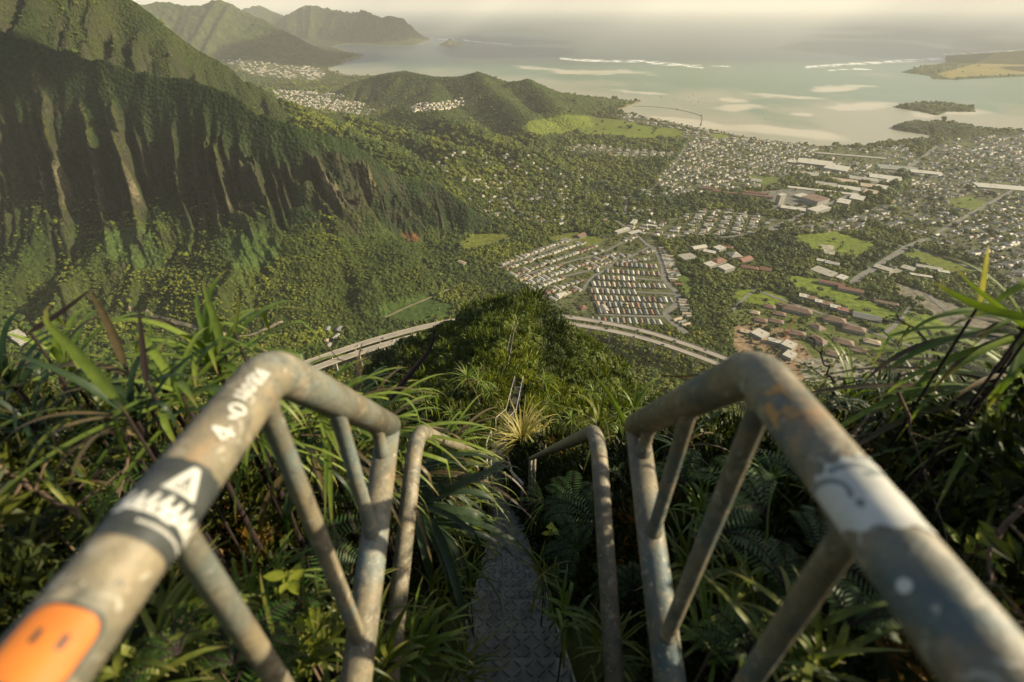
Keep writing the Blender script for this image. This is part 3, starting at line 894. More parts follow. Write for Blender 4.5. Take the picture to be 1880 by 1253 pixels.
def roadfree(x, y, gap):
    ok = np.ones(np.shape(x), bool)
    for l, wd in ROADW:
        D, _, _, _ = polydist(x, y, l[::2] + [l[-1]])
        ok &= D > wd / 2 + gap
    return ok
# ------------------------------------------------------------------ houses and big buildings
ROOFS = {'white': (0.5, 0.47, 0.38), 'pale grey': (0.34, 0.32, 0.26), 'grey': (0.2, 0.2, 0.175), 'brown': (0.2, 0.13, 0.085), 'rust red': (0.25, 0.125, 0.08), 'tan': (0.42, 0.33, 0.22), 'dark': (0.09, 0.085, 0.075), 'green grey': (0.24, 0.26, 0.21)}
M_ROOF = {k: plain(k.replace(' ', '_') + '_roofing', c, 0.6 if k != 'white' else 0.5, tuple(q * 0.72 for q in c), 0.35, bmp=0.05) for k, c in ROOFS.items()}
M_WALL = {'cream': plain('cream_plaster', (0.5, 0.45, 0.35), 0.85, scale=0.3), 'white': plain('white_plaster', (0.52, 0.49, 0.42), 0.8, scale=0.3), 'beige': plain('beige_plaster', (0.36, 0.3, 0.22), 0.85, scale=0.3)}
M_GLASS = plain('window_glass', (0.03, 0.04, 0.045), 0.2, (0.05, 0.06, 0.06), 0.5, spec=0.6)
M_CONC = plain('concrete', (0.4, 0.37, 0.31), 0.85, (0.3, 0.28, 0.23), 0.15)
def roof_mesh(w, l, h, rise, kind, over=0.6):
    """l runs along local y"""
    b = MB(); W2, L2 = w / 2 + over, l / 2 + over
    t = 0.25
    if kind == 'flat':
        b.box((0, 0, h + 0.25), (w + 0.5, l + 0.5, 0.5)); b.box((w * 0.1, l * 0.15, h + 0.9), (w * 0.2, l * 0.12, 0.8)); return b
    e = 0 if kind == 'gable' else min(W2, L2) * 0.95
    V = [(-W2, -L2, h), (W2, -L2, h), (W2, L2, h), (-W2, L2, h), (0, -L2 + e, h + rise), (0, L2 - e, h + rise)]
    V += [(x, y, z - t) for x, y, z in V[:4]]
    b.add(V, [(0, 1, 4), (1, 2, 5, 4), (2, 3, 5), (3, 0, 4, 5), (0, 6, 7, 1), (1, 7, 8, 2), (2, 8, 9, 3), (3, 9, 6, 0), (6, 9, 8, 7)])
    return b
def wall_mesh(w, l, h, gable=False, rise=0):
    b = MB()
    b.box((0, 0, h / 2 - 1.5), (w, l, h + 3 - 0.3))
    return b
def window_mesh(w, l, h, floors=1):
    b = MB()
    n = max(2, int(l / 4)); m = max(1, int(w / 4))
    fh = h / floors
    for f in range(floors):
        z = fh * (f + 0.55)
        for i in range(n):
            y = -l / 2 + l * (i + 0.5) / n
            for s in (-1, 1): b.box((s * (w / 2 + 0.02), y, z), (0.1, l / n * 0.5, fh * 0.4))
        for i in range(m):
            x = -w / 2 + w * (i + 0.5) / m
            for s in (-1, 1): b.box((x, s * (l / 2 + 0.02), z), (w / m * 0.5, 0.1, fh * 0.4))
    return b
def house_proto(roofc, kind, w, l, wallc='cream', ell=True):
    h, rise = 3.0, w * 0.26
    r = roof_mesh(w, l, h, rise, kind)
    wl = wall_mesh(w, l, h)
    if ell:
        rr = roof_mesh(w * 0.7, l * 0.42, h - 0.3, rise * 0.7, 'hip')
        ox, oy = w * 0.62, -l * 0.2
        r.add([(x + ox, y + oy, z) for x, y, z in rr.v], rr.f)
        wl.box((ox, oy, h / 2 - 1.7), (w * 0.7, l * 0.42, h + 2.3))
    R_ = mesh('roof', r.v, r.f); R_.materials.append(M_ROOF[roofc])
    W_ = mesh('wall', wl.v, wl.f); W_.materials.append(M_WALL[wallc])
    wn_ = window_mesh(w, l, h); Wn = mesh('window', wn_.v, wn_.f); Wn.materials.append(M_GLASS)
    return R_, W_, Wn
PROTOS = []
for rc in ('white', 'pale grey', 'grey', 'brown', 'tan', 'rust red', 'green grey', 'white'):
    for kd, ell in (('gable', False), ('hip', True)):
        PROTOS.append((rc, kd, house_proto(rc, kd, 8.6, 22 if not ell else 12, random.choice(['cream', 'white', 'beige']), ell)))
HOUSES = []       # x, y, rz, proto, scale, row label
taken = []
def free(x, y, r):
    return all((x - a) ** 2 + (y - b) ** 2 > (r + c) ** 2 for a, b, c in taken)
POK = [0, 2, 4, 6, 8, 12, 14, 1, 3, 5, 9, 15, 7, 13, 11, 10]
def row(p0, p1, pitch, rzoff, lab, long=True, sc=1.0, jit=0.6):
    a, b = onground(*p0), onground(*p1)
    d = b - a; L = math.hypot(d.x, d.y); n = max(2, int(L / pitch)); ang = math.atan2(d.y, d.x)
    for i in range(n):
        t = (i + 0.5) / n
        x = a.x + d.x * t + random.uniform(-jit, jit); y = a.y + d.y * t + random.uniform(-jit, jit)
        k = random.choice([0, 0, 2, 2, 4, 4, 4, 6, 6, 8, 8, 12, 12, 14, 10 if random.random() < 0.4 else 4]) if long else random.choice([0, 1, 1, 3, 3, 5, 7, 9, 11, 13, 15, 14])
        HOUSES.append((x, y, ang + rzoff + random.uniform(-0.06, 0.06), k, sc * random.uniform(0.9, 1.08), lab, i + 1, n))
# block of closely built rows beside the curved road
for p0, p1, lb in (((1092, 498), (1222, 506), 'the topmost short row'), ((1084, 511), (1222, 516), 'the upper row'), ((1076, 523), (1232, 528), 'the second row down'), ((1080, 536), (1238, 541), 'the middle row'),
                   ((1086, 549), (1236, 553), 'the row below the middle'), ((1092, 561), (1228, 565), 'the lower middle row'), ((1096, 573), (1222, 576), 'the next to last row'), ((1082, 590), (1216, 594), 'row nearest the viaduct'),
                   ((1110, 486), (1216, 492), 'the short row at the head of the block')):
    row(p0, p1, 12.4, 0, lb, True, 1.0, 0.4)
for p0, p1, lb in (((918, 488), (1045, 440), 'the far edge row'), ((925, 496), (1075, 445), 'the row along the upper street'), ((938, 507), (1095, 452), 'the row below the upper street'),
                   ((950, 517), (1120, 456), 'the second slanting row'), ((962, 524), (1130, 466), 'the third slanting row'), ((975, 533), (1120, 480), 'the fourth slanting row'),
                   ((1000, 540), (1070, 515), 'the lower slanting row'), ((1010, 552), (1065, 530), 'the lowest slanting row'), ((1130, 450), (1175, 432), 'the row near the shops'), ((1120, 475), (1200, 462), 'the row under the shops'),
                   ((1100, 487), (1195, 476), 'row above the block')):
    row(p0, p1, 15.5, 0, lb, False, 1.05, 1.2)
for p0, p1, lb in (((1215, 455), (1238, 520), 'the strip left of the dark trees'), ((1252, 545), (1262, 585), 'the strip outside the bend'), ((1228, 470), (1246, 525), 'the outer strip by the trees'), ((1240, 585), (1262, 600), 'the strip below the bend')):
    row(p0, p1, 12.5, R(0), lb, True, 0.95)
hs = []
for h in HOUSES:
    if inpoly(np.array([h[0]]), np.array([h[1]]), [(-9e9, -9e9), (-9e9, 9e9), (9e9, 9e9), (9e9, -9e9)])[0] and free(h[0], h[1], 4.4):
        if roadfree(np.array([h[0]]), np.array([h[1]]), 3)[0]:
            hs.append(h); taken.append((h[0], h[1], 5.0))
HOUSES = hs
hs_all = HOUSES[:]
N_NEAR = len(HOUSES)
ORD = ['first', 'second', 'third', 'fourth', 'fifth', 'sixth', 'seventh', 'eighth', 'ninth', 'tenth', 'eleventh', 'twelfth', 'thirteenth', 'fourteenth', 'fifteenth', 'sixteenth', 'seventeenth', 'eighteenth', 'nineteenth', 'twentieth']
def ordn(i): return ORD[i - 1] if i <= 20 else 'twenty ' + ORD[i - 21]
GB_SET = HOUSES[:300]
for (x, y, rz, k, sc, lab, i, n) in GB_SET:
    rc, kd, (R_, W_, Wn) = PROTOS[k]
    z = float(gz(x, y))
    e = empty('house', (x, y, z + 0.1), rz); e.scale = (sc, sc * random.uniform(0.9, 1.1), sc)
    rc = {'pale grey': 'grey', 'rust red': 'red'}.get(rc, rc)
    side = 'left' if i <= n / 2 else 'right'
    j = i if side == 'left' else n + 1 - i
    tag(e, f'{rc} {"gabled" if kd == "gable" else "hipped"} roof house, {ordn(j)} from {side}, {lab}', 'house', 'houses of the tight estate by the curved road')
    for nm, me in (('roof', R_), ('wall', W_)):
        c = bpy.data.objects.new(nm, me); COL.objects.link(c); c.parent = e
REST = [(h[0], h[1], h[2], h[4]) for h in HOUSES[300:]]

# large buildings named one by one: px, py, width, length, angle (deg), floors, roof, kind, label, category
def big(px, py, w, l, ang, fl, rc, kd, lb, cat='building', wallc='white', fh=3.6, nm='building'):
    p = onground(px, py)
    if py < 395 and px > 1440: w, l = w * 1.35, l * 1.35
    h = fl * fh
    e = empty(nm, (p.x, p.y, p.z + 0.1), R(ang))
    tag(e, lb, cat)
    r = roof_mesh(w, l, h, w * 0.22 if kd != 'flat' else 0, kd, 1.0); r.build('roof', M_ROOF[rc], e)
    wall_mesh(w, l, h).build('wall', M_WALL[wallc], e)
    for f in range(fl):
        b = MB(); b.box((0, 0, fh * (f + 0.5)), (w + 0.12, l + 0.12, fh * 0.38)); b.build('window_band', M_GLASS, e)
    taken.append((p.x, p.y, max(w, l) * 0.45))
    BIGS.append((p.x, p.y, w, l, R(ang)))
    return e
BIGS = []
G1 = 'red and white hall group beside the dark grove'
for a in [
 (1282, 458, 20, 46, -70, 2, 'white', 'gable', 'long white gabled hall at the top of the red roofed campus'),
 (1262, 473, 34, 44, -70, 1, 'pale grey', 'flat', 'pair of wide pale grey shed roofs beside the grove'),
 (1302, 464, 18, 34, 60, 1, 'white', 'flat', 'small white roof below the long white hall'),
 (1320, 459, 24, 30, -60, 2, 'white', 'flat', 'white block with stepped roof next to the small red roof'),
 (1332, 455, 16, 42, 60, 1, 'rust red', 'hip', 'narrow red roof at the back of the campus'),
 (1318, 483, 26, 40, -60, 2, 'rust red', 'hip', 'red hipped roof building in the middle of the campus'),
 (1303, 489, 24, 30, -60, 2, 'white', 'flat', 'white square building left of the red hipped roof'),
 (1332, 497, 26, 38, -62, 3, 'white', 'flat', 'white three storey building at the front of the campus'),
 (1367, 478, 24, 42, -60, 1, 'rust red', 'gable', 'red gabled roof with a white strip on the right of the campus'),
 (1347, 470, 34, 34, 10, 1, 'pale grey', 'hip', 'pale round looking pavilion roof between red roofs'),
 (1376, 493, 16, 44, 62, 1, 'rust red', 'hip', 'low red roof beyond the campus trees'),
 (1405, 496, 20, 28, 62, 1, 'rust red', 'gable', 'small red gabled roof at the right end of the campus'),
 (1502, 497, 26, 40, -55, 1, 'pale grey', 'flat', 'leftmost pale flat roof of the school sheds'),
 (1521, 504, 28, 40, -55, 1, 'pale grey', 'flat', 'middle pale flat roof of the school sheds'),
 (1545, 511, 20, 30, -55, 1, 'white', 'flat', 'rightmost white roof of the school sheds'),
 (1511, 481, 16, 34, 60, 1, 'white', 'flat', 'white terrace roof above the school sheds'),
 (1527, 485, 18, 34, 60, 1, 'white', 'gable', 'white gabled roof above the middle school shed'),
 (1620, 494, 26, 40, 40, 1, 'pale grey', 'flat', 'pale flat roof on the paved court beside the road'),
 (1703, 495, 18, 58, 62, 2, 'white', 'gable', 'long white school wing by the ball field'),
 (1730, 503, 16, 26, 62, 2, 'white', 'flat', 'white end block of the school wing'),
 (1690, 508, 12, 50, 66, 1, 'white', 'flat', 'narrow white covered walk below the school wing'),
 (1666, 494, 28, 30, 40, 1, 'pale grey', 'flat', 'grey square roof left of the school wing'),
 (1525, 524, 15, 58, 62, 2, 'rust red', 'gable', 'left half of the long red barracks roof on the green'),
 (1560, 536, 15, 54, 62, 2, 'rust red', 'gable', 'right half of the long red barracks roof on the green'),
 (1626, 558, 12, 50, 62, 1, 'brown', 'hip', 'brown roofed long house right of the red barracks'),
 (1590, 584, 26, 54, 62, 1, 'grey', 'gable', 'grey roofed gymnasium hall on the green'),
 (1475, 548, 18, 22, 62, 2, 'white', 'flat', 'white and brown terrace, leftmost cube'),
 (1490, 552, 18, 22, 62, 2, 'brown', 'flat', 'brown cube second in the white and brown terrace'),
 (1503, 558, 16, 20, 62, 2, 'white', 'flat', 'white cube in the middle of the terrace'),
 (1518, 562, 18, 22, 62, 2, 'brown', 'flat', 'brown cube right of the middle of the terrace'),
 (1532, 568, 16, 22, 62, 2, 'white', 'flat', 'white cube near the right end of the terrace'),
 (1546, 573, 18, 22, 62, 2, 'rust red', 'flat', 'reddish cube at the right end of the terrace'),
 (1448, 564, 14, 44, 62, 1, 'brown', 'hip', 'upper of two long brown hipped roofs below the terrace'),
 (1462, 573, 22, 60, 62, 2, 'brown', 'hip', 'larger long brown hipped roof below the terrace'),
 (1530, 591, 24, 44, 62, 2, 'brown', 'hip', 'brown hipped lodge right of the long hipped roofs'),
 (1566, 608, 22, 42, 62, 2, 'brown', 'hip', 'brown hipped lodge below the gymnasium hall'),
 (1500, 603, 22, 26, 20, 1, 'brown', 'hip', 'square brown hipped cottage in the garden middle'),
 (1412, 565, 16, 24, 62, 1, 'brown', 'hip', 'small brown hipped cottage on the upper lawn'),
 (1430, 578, 16, 26, 62, 1, 'brown', 'hip', 'brown hipped cottage beside the grove edge'),
 (1385, 576, 14, 20, 62, 1, 'tan', 'hip', 'tan hipped cottage nearest the lit grove'),
 (1396, 590, 16, 26, 62, 1, 'brown', 'hip', 'brown hipped cottage above the building site'),
 (1424, 592, 16, 30, 62, 1, 'brown', 'hip', 'brown hipped cottage behind the crane'),
 (1462, 614, 20, 34, 62, 1, 'brown', 'hip', 'brown hipped roof right of the crane'),
 (1500, 628, 20, 30, 30, 2, 'brown', 'hip', 'brown hipped roof with pink lit end below the gardens'),
 (1548, 630, 22, 36, 62, 1, 'brown', 'hip', 'brown hipped roof under the lodge row'),
 (1575, 645, 18, 30, 62, 1, 'brown', 'hip', 'brown hipped roof at the lower right of the lodges'),
 (1530, 652, 18, 30, 62, 1, 'brown', 'hip', 'brown hipped roof closest to the grasses'),
 (1600, 630, 18, 30, 62, 1, 'tan', 'hip', 'tan hipped roof right of the lodges'),
 (1394, 617, 26, 30, -55, 2, 'white', 'flat', 'bright white flat slab on the building site'),
 (1446, 640, 22, 26, -50, 3, 'white', 'flat', 'white concrete block right of the crane'),
 (1425, 632, 14, 34, 60, 2, 'white', 'flat', 'white unfinished wing left of the crane foot'),
 (1448, 656, 18, 26, -50, 2, 'white', 'flat', 'lowest white block of the building site'),
 (1372, 612, 14, 30, 62, 1, 'tan', 'flat', 'tan bare floor slab on the building site'),
 (1430, 375, 16, 34, -60, 10, 'white', 'flat', 'tall white tower block at the edge of town'),
 (1455, 386, 24, 60, 62, 2, 'white', 'flat', 'low white podium in front of the tower block'),
 (1494, 372, 50, 56, -60, 5, 'brown', 'flat', 'big brown topped block with pale rim in the town centre'),
 (1502, 388, 26, 66, -60, 3, 'white', 'flat', 'white ribbed car park below the brown topped block'),
 (1470, 362, 22, 40, -60, 2, 'white', 'flat', 'white block behind the brown topped block'),
 (1495, 302, 70, 110, 60, 3, 'white', 'flat', 'largest white mall roof in the town'),
 (1535, 312, 70, 70, 50, 3, 'white', 'flat', 'white stepped annex right of the mall'),
 (1462, 300, 36, 60, 60, 2, 'white', 'flat', 'white block at the left end of the mall'),
 (1487, 321, 42, 50, 60, 1, 'pale grey', 'flat', 'grey shop roof below the mall'),
 (1510, 352, 20, 190, 66, 1, 'white', 'flat', 'very long narrow white warehouse roof'),
 (1516, 340, 46, 60, 60, 1, 'pale grey', 'flat', 'pale grey warehouse above the long narrow roof'),
 (1548, 333, 40, 80, 60, 1, 'tan', 'flat', 'tan warehouse in the back row'),
 (1558, 347, 40, 60, 60, 1, 'white', 'flat', 'white warehouse in the middle of the sheds'),
 (1585, 330, 40, 80, 60, 1, 'pale grey', 'flat', 'pale warehouse right of the tan one'),
 (1600, 343, 40, 60, 60, 1, 'tan', 'flat', 'tan warehouse near the main road'),
 (1625, 327, 50, 90, 60, 1, 'white', 'flat', 'wide white warehouse at the far end of the sheds'),
 (1548, 373, 30, 44, -40, 2, 'white', 'flat', 'white roof first along the main road'),
 (1573, 366, 34, 46, -40, 2, 'white', 'flat', 'white roof second along the main road'),
 (1598, 354, 34, 46, -40, 1, 'tan', 'flat', 'tan roof third along the main road'),
 (1618, 345, 32, 44, -40, 1, 'white', 'flat', 'white roof fourth along the main road'),
 (1638, 335, 32, 44, -40, 1, 'white', 'flat', 'white roof last along the main road'),
 (1560, 287, 22, 240, 68, 1, 'pale grey', 'flat', 'long pale roof line behind the mall'),
 (1648, 310, 60, 120, 66, 1, 'green grey', 'flat', 'green grey roof beyond the sheds'),
 (1700, 318, 40, 90, 66, 1, 'white', 'flat', 'white roof across the main road'),
 (1840, 345, 50, 140, 70, 1, 'white', 'flat', 'white shopping roofs at the right edge'),
 (1142, 426, 14, 60, -52, 2, 'white', 'flat', 'long white shop roof at the head of the estate'),
 (1163, 411, 14, 40, -30, 2, 'white', 'flat', 'white block end on above the shops'),
 (1165, 428, 16, 46, -60, 1, 'white', 'flat', 'white shop roof by the junction'),
 (1196, 416, 12, 34, 66, 1, 'white', 'flat', 'white flat roofs right of the shops'),
 (1066, 434, 24, 32, -50, 1, 'brown', 'gable', 'brown ribbed roof in the trees above the estate'),
 (1368, 257, 30, 44, 70, 1, 'white', 'flat', 'white building on the shore of the bay'),
 (1388, 333, 34, 40, 60, 1, 'white', 'gable', 'white school roof on the far lawn'),
 (1800, 615, 16, 60, 50, 1, 'white', 'gable', 'white roof behind the right hand grasses'),
 (1070, 567, 14, 14, 20, 1, 'rust red', 'hip', 'small red roofed house in the trees below the estate'),
 (1108, 569, 18, 24, 10, 1, 'pale grey', 'gable', 'grey roofed house at the lower left of the estate'),
 (1030, 543, 16, 26, -60, 1, 'white', 'gable', 'white roofed house standing apart on the estate edge'),
]: big(*a)
# orange townhouse rows
for (px, py, l, lb) in ((1300, 349, 60, 'upper orange terrace row in the town'), (1330, 356, 90, 'middle orange terrace row in the town'), (1390, 362, 110, 'right orange terrace row in front of the tower'), (1385, 357, 80, 'rear orange terrace row in front of the tower')):
    big(px, py, 14, l, 66, 2, 'rust red', 'gable', lb, 'terrace')
big(32, 618, 20, 34, 60, 2, 'white', 'flat', 'upper white building in the dark valley at the left edge', wallc='white')
big(38, 628, 14, 34, 60, 2, 'white', 'flat', 'lower white building in the dark valley at the left edge', wallc='white')
for px, py, w, l, rc, lb in ((602, 606, 9, 14, 'green grey', 'upper left metal roof in the small valley yard'), (622, 606, 9, 16, 'grey', 'upper right metal roof in the small valley yard'), (617, 620, 7, 18, 'pale grey', 'long pale shed in the middle of the valley yard'), (600, 628, 7, 9, 'tan', 'small tan hut in the valley yard'), (604, 636, 6, 12, 'pale grey', 'lowest shed of the valley yard')):
    big(px, py, w, l, random.uniform(-30, 30), 1, rc, 'gable', lb, 'shed')
big(848, 484, 12, 22, 50, 1, 'tan', 'gable', 'lone pale roof in the woods left of the estate', 'house')

# every other house of the towns, too many to tell apart: one object
def towns():
    n = 26000
    lr = rng.uniform(math.log(700), math.log(9000), n * 5); th = rng.uniform(-1.05, 1.05, n * 5)
    x = np.exp(lr) * np.sin(th); y = np.exp(lr) * np.cos(th)
    h = gz(x, y); px, py = proj(x, y, h); rg = gnear(x, y, GREG); fld = gnear(x, y, GFIELD); sdv = gnear(x, y, GSD)
    dens = np.zeros(len(x))
    for poly, d in TOWNS[1:]:
        dens = np.where(inpoly(px, py, poly), np.maximum(dens, d), dens)
    clus = fbm(x / 170, y / 170, 3, 120)
    keep = (rng.random(len(x)) < dens * np.where(clus > 0.38, 1.0, 0.2)) & (h > 2.5) & (~fld) & (sdv > 10) & (rg != 1) & (rg != 2)
    wr = (px > 1590) & (px < 1790) & (py > 222) & (py < 268) & (rng.random(len(x)) < 0.9)
    keep &= ~wr
    x, y, h = x[keep], y[keep], h[keep]
    keep = roadfree(x, y, 5)
    for a, b, c in taken: keep &= (x - a) ** 2 + (y - b) ** 2 > (c + 8) ** 2
    x, y, h = x[keep], y[keep], h[keep]
    # thin out overlaps on a grid that widens with distance
    r = np.hypot(x, y); cell = np.clip(r * 0.0056, 14.5, 36)
    lev = np.rint(np.log(cell / 14.5) / math.log(1.25)).astype(int); cs = 14.5 * 1.25 ** lev
    ang = np.full(len(x), R(28))
    for q_, (poly, d) in enumerate(TOWNS): ang = np.where(inpoly(*proj(x, y, h), poly), R([28, 62, 40, 22, 75, 30, 50, 10, 30, 60, 70, 0, 20][q_]), ang)
    u = (x * np.cos(ang) + y * np.sin(ang)) / cs; v = (-x * np.sin(ang) + y * np.cos(ang)) / cs
    key = (np.floor(u).astype(np.int64) * 100003 + np.floor(v).astype(np.int64)) * 64 + lev
    _, idx = np.unique(key, return_index=True)
    u = np.floor(u[idx]); v = np.floor(v[idx]); cs = cs[idx]; ang = ang[idx]
    st = (np.mod(v, 3) != 2) & (np.mod(u, 11) != 5)
    u, v, cs, ang = u[st], v[st], cs[st], ang[st]
    u = u + 0.5 + rng.uniform(-0.1, 0.1, len(u)); v = v + 0.5 + np.where(np.mod(v - 0.0, 3) < 0.9, 0.12, -0.12) + rng.uniform(-0.06, 0.06, len(v))
    x = (u * np.cos(ang) - v * np.sin(ang)) * cs; y = (u * np.sin(ang) + v * np.cos(ang)) * cs
    h = gz(x, y); s = np.clip(cs / 15, 1, 2.4)
    V = []; F = []; MI = []; mats = ['white', 'pale grey', 'grey', 'tan', 'brown', 'rust red', 'green grey', 'white']
    nv = 0
    allh = [(x[i], y[i], h[i], s[i], ang[i]) for i in range(len(x))] + [(a, b, float(gz(a, b)), q, c) for a, b, c, q in REST]
    pool = rng.choice(8, len(allh), p=[0.36, 0.2, 0.14, 0.08, 0.07, 0.02, 0.03, 0.1])
    for i, (a, b, z, q, ag) in enumerate(allh):
        w, l = rng.uniform(8.5, 12) * q, rng.uniform(13, 20) * q
        hh = 3.2 * min(q, 1.4) * rng.uniform(0.9, 1.5); rise = w * 0.24
        rz = ag + (0 if rng.random() < 0.8 else math.pi / 2) + rng.normal() * 0.08
        ca, sa = math.cos(rz), math.sin(rz)
        W2, L2 = w / 2, l / 2; e = W2 * (0.9 if rng.random() < 0.5 else 0.0)
        P = [(-W2, -L2, -2), (W2, -L2, -2), (W2, L2, -2), (-W2, L2, -2), (-W2, -L2, hh), (W2, -L2, hh), (W2, L2, hh), (-W2, L2, hh), (0, -L2 + e, hh + rise), (0, L2 - e, hh + rise)]
        V += [(a + p[0] * ca - p[1] * sa, b + p[0] * sa + p[1] * ca, z + p[2]) for p in P]
        F += [(nv, nv + 1, nv + 5, nv + 4), (nv + 1, nv + 2, nv + 6, nv + 5), (nv + 2, nv + 3, nv + 7, nv + 6), (nv + 3, nv, nv + 4, nv + 7),
              (nv + 4, nv + 5, nv + 8), (nv + 5, nv + 6, nv + 9, nv + 8), (nv + 6, nv + 7, nv + 9), (nv + 7, nv + 4, nv + 8, nv + 9)]
        MI += [8, 8, 8, 8] + [int(pool[i])] * 4
        nv += 10
    me = mesh('town_houses', V, F)
    for k in mats: me.materials.append(M_ROOF[k])
    me.materials.append(M_WALL['cream'])
    me.polygons.foreach_set('material_index', np.array(MI, dtype=np.int32))
    o = link('town_houses', me)
    tag(o, 'countless small pale roofed houses spread over the plain and along the bay', 'houses', None, 'stuff')
    return np.array([(a, b) for a, b, *_ in allh])
def vn_(a, b): return float(vnoise(np.array([a / 260]), np.array([b / 260]))[0])
TH = towns()

# ------------------------------------------------------------------ woods
def occupied(x, y, s):
    """true where a building stands; hashed"""
    pts = np.concatenate([TH, np.array([(h[0], h[1]) for h in hs_all])])
    occ = np.zeros(len(x), bool)
    for cell, lo, hi, o in ((9.0, 0, 7.5, 0), (9.0, 0, 7.5, 0.5), (16.0, 7.5, 99, 0), (16.0, 7.5, 99, 0.5)):
        st = set(zip(np.floor(pts[:, 0] / cell + o).astype(int).tolist(), np.floor(pts[:, 1] / cell + o).astype(int).tolist()))
        m = (s >= lo) & (s < hi)
        occ[m] |= np.array([(int(math.floor(a / cell + o)), int(math.floor(b / cell + o))) in st for a, b in zip(x[m], y[m])], bool)
    for bx, by, w, l, rz in BIGS:
        dx, dy = x - bx, y - by
        u = dx * math.cos(rz) + dy * math.sin(rz); v = -dx * math.sin(rz) + dy * math.cos(rz)
        occ |= (np.abs(u) < w / 2 + 2.5 + 1.0 * s) & (np.abs(v) < l / 2 + 2.5 + 1.0 * s)
    return occ
def woods():
    n = 400000
    lr = rng.uniform(math.log(330), math.log(9500), n); th = rng.uniform(-1.0, 1.0, n)
    x = np.exp(lr) * np.sin(th); y = np.exp(lr) * np.cos(th)
    h = gz(x, y); px, py = proj(x, y, h)
    rg = gnear(x, y, GREG); fld = gnear(x, y, GFIELD); sdv = gnear(x, y, GSD); zb = gnear(x, y, GZB)
    e = 4.0; sl = np.hypot(gz(x + e, y) - h, gz(x, y + e) - h) / e
    dens = 0.62 + 0.35 * sstep(0.35, 0.6, fbm(x / 55, y / 55, 3, 134))
    dens = np.where(fld, 0.012, dens)
    for poly, d in TOWNS:
        m = inpoly(px, py, poly)
        dens = np.where(m, np.where(d == 0, 0.12, np.minimum(dens, np.where(d < 0.3, 0.5, 0.42 - 0.24 * d))), dens)
    cl = fbm(x / 120, y / 120, 3, 130)
    dens *= np.where((px > 1060) & (rg == 0) & (dens < 0.85), np.where(cl > 0.5, 1.5, 0.6), 1)
    dens = np.where((rg == 1) & ((h > zb - 4) | (sl > 1.25)), 0.0, dens)
    dens = np.where((rg == 1) & (dens > 0.3), dens * 0.62, dens)
    dens = np.where(rg == 2, np.where(h > 230, 0.05, 0.6), dens)
    dens = np.where(rg == 4, 0.0, dens)
    dens = np.where((rg == 3) & (y > 2700), dens * 0.22, dens)
    dens = np.where((y > 4800), dens * 0.4, dens)
    keep = (rng.random(n) < dens) & (h > 2.5) & (h > hridge(x, y) - 1) & (px > -150) & (px < 2030)
    x, y, h, rg, px, py = x[keep], y[keep], h[keep], rg[keep], px[keep], py[keep]
    r = np.hypot(x, y)
    s = np.maximum(3.8, np.minimum(r * 0.0041, 10)) * np.clip(np.exp(rng.normal(-0.2, 0.38, len(x))), 0.38, 2.1) * (0.55 + 0.9 * fbm(x / 70, y / 70, 2, 133))
    s = np.where((rg == 3) & (y > 2700), s * 0.6, s); s = np.where(rg == 2, s * 0.6, s); s = np.where(rg == 1, s * 0.6, s)
    for poly, d in TOWNS:
        if d > 0.3: s = np.where(inpoly(px, py, poly), s * 0.6, s)
    keep = roadfree(x, y, 3.5) & ~occupied(x, y, s)
    x, y, h, rg, px, py, s, r = x[keep], y[keep], h[keep], rg[keep], px[keep], py[keep], s[keep], r[keep]
    gx = []
    for h_ in hs_all:
        for k_ in range(2):
            if random.random() < 0.75:
                sd2 = random.choice([-1, 1]); l2 = random.uniform(-12, 12); ca, sa = math.cos(h_[2]), math.sin(h_[2]); dx2 = sd2 * random.uniform(5.6, 6.4)
                if abs(l2) > 12.5 * 0.9: dx2 *= 0.3
                gx.append((h_[0] + dx2 * ca - l2 * sa, h_[1] + dx2 * sa + l2 * ca))
    gx = np.array(gx); gs = rng.uniform(1.3, 3.0, len(gx)); gh = gz(gx[:, 0], gx[:, 1])
    x = np.concatenate([x, gx[:, 0]]); y = np.concatenate([y, gx[:, 1]]); h = np.concatenate([h, gh]); s = np.concatenate([s, gs]); r = np.hypot(x, y)
    rg = np.concatenate([rg, np.zeros(len(gx), int)]); qx, qy = proj(gx[:, 0], gx[:, 1], gh); px = np.concatenate([px, qx]); py = np.concatenate([py, qy])
    tn = fbm(x / 130, y / 130, 3, 131); t2 = rng.random(len(x))
    q = sstep(0.3, 0.7, tn)
    base = np.stack([0.42 + 0.85 * q + 0.42 * t2, 0.55 + 0.6 * q + 0.38 * t2, 0.6 + 0.2 * q + 0.3 * rng.random(len(x))], -1)
    yel = (rng.random(len(x)) < 0.02)[:, None]
    base = np.where(yel, base * np.array([1.7, 1.2, 1.4]), base)
    # the grove left of the campus and the estate's dark belt
    dk = (inpoly(px, py, [(1230, 430), (1450, 425), (1500, 470), (1440, 500), (1330, 455), (1240, 490)]) | inpoly(px, py, [(1640, 380), (1760, 330), (1800, 420), (1880, 470), (1880, 560), (1700, 440)]))[:, None]
    base = np.where(dk, base * 0.8, base)
    scl = np.stack([s, s, s * rng.uniform(0.75, 1.25, len(s))], -1)
    rot = np.stack([rng.normal(0, 0.12, len(s)), rng.normal(0, 0.12, len(s)), rng.uniform(0, 6.28, len(s))], -1)
    pts = np.stack([x, y, h + s * 0.35], -1)
    vid = rng.integers(0, 6, len(s))
    print('trees', len(s), 'houses', len(TH))
    # the 300 largest in the frame become things of their own
    app = s / r * ((px > 0) & (px < 1880) & (py < 700)) * (rg == 0) * (px > 700)
    top = np.argsort(-app)[:230]
    rest = np.ones(len(s), bool); rest[top] = False
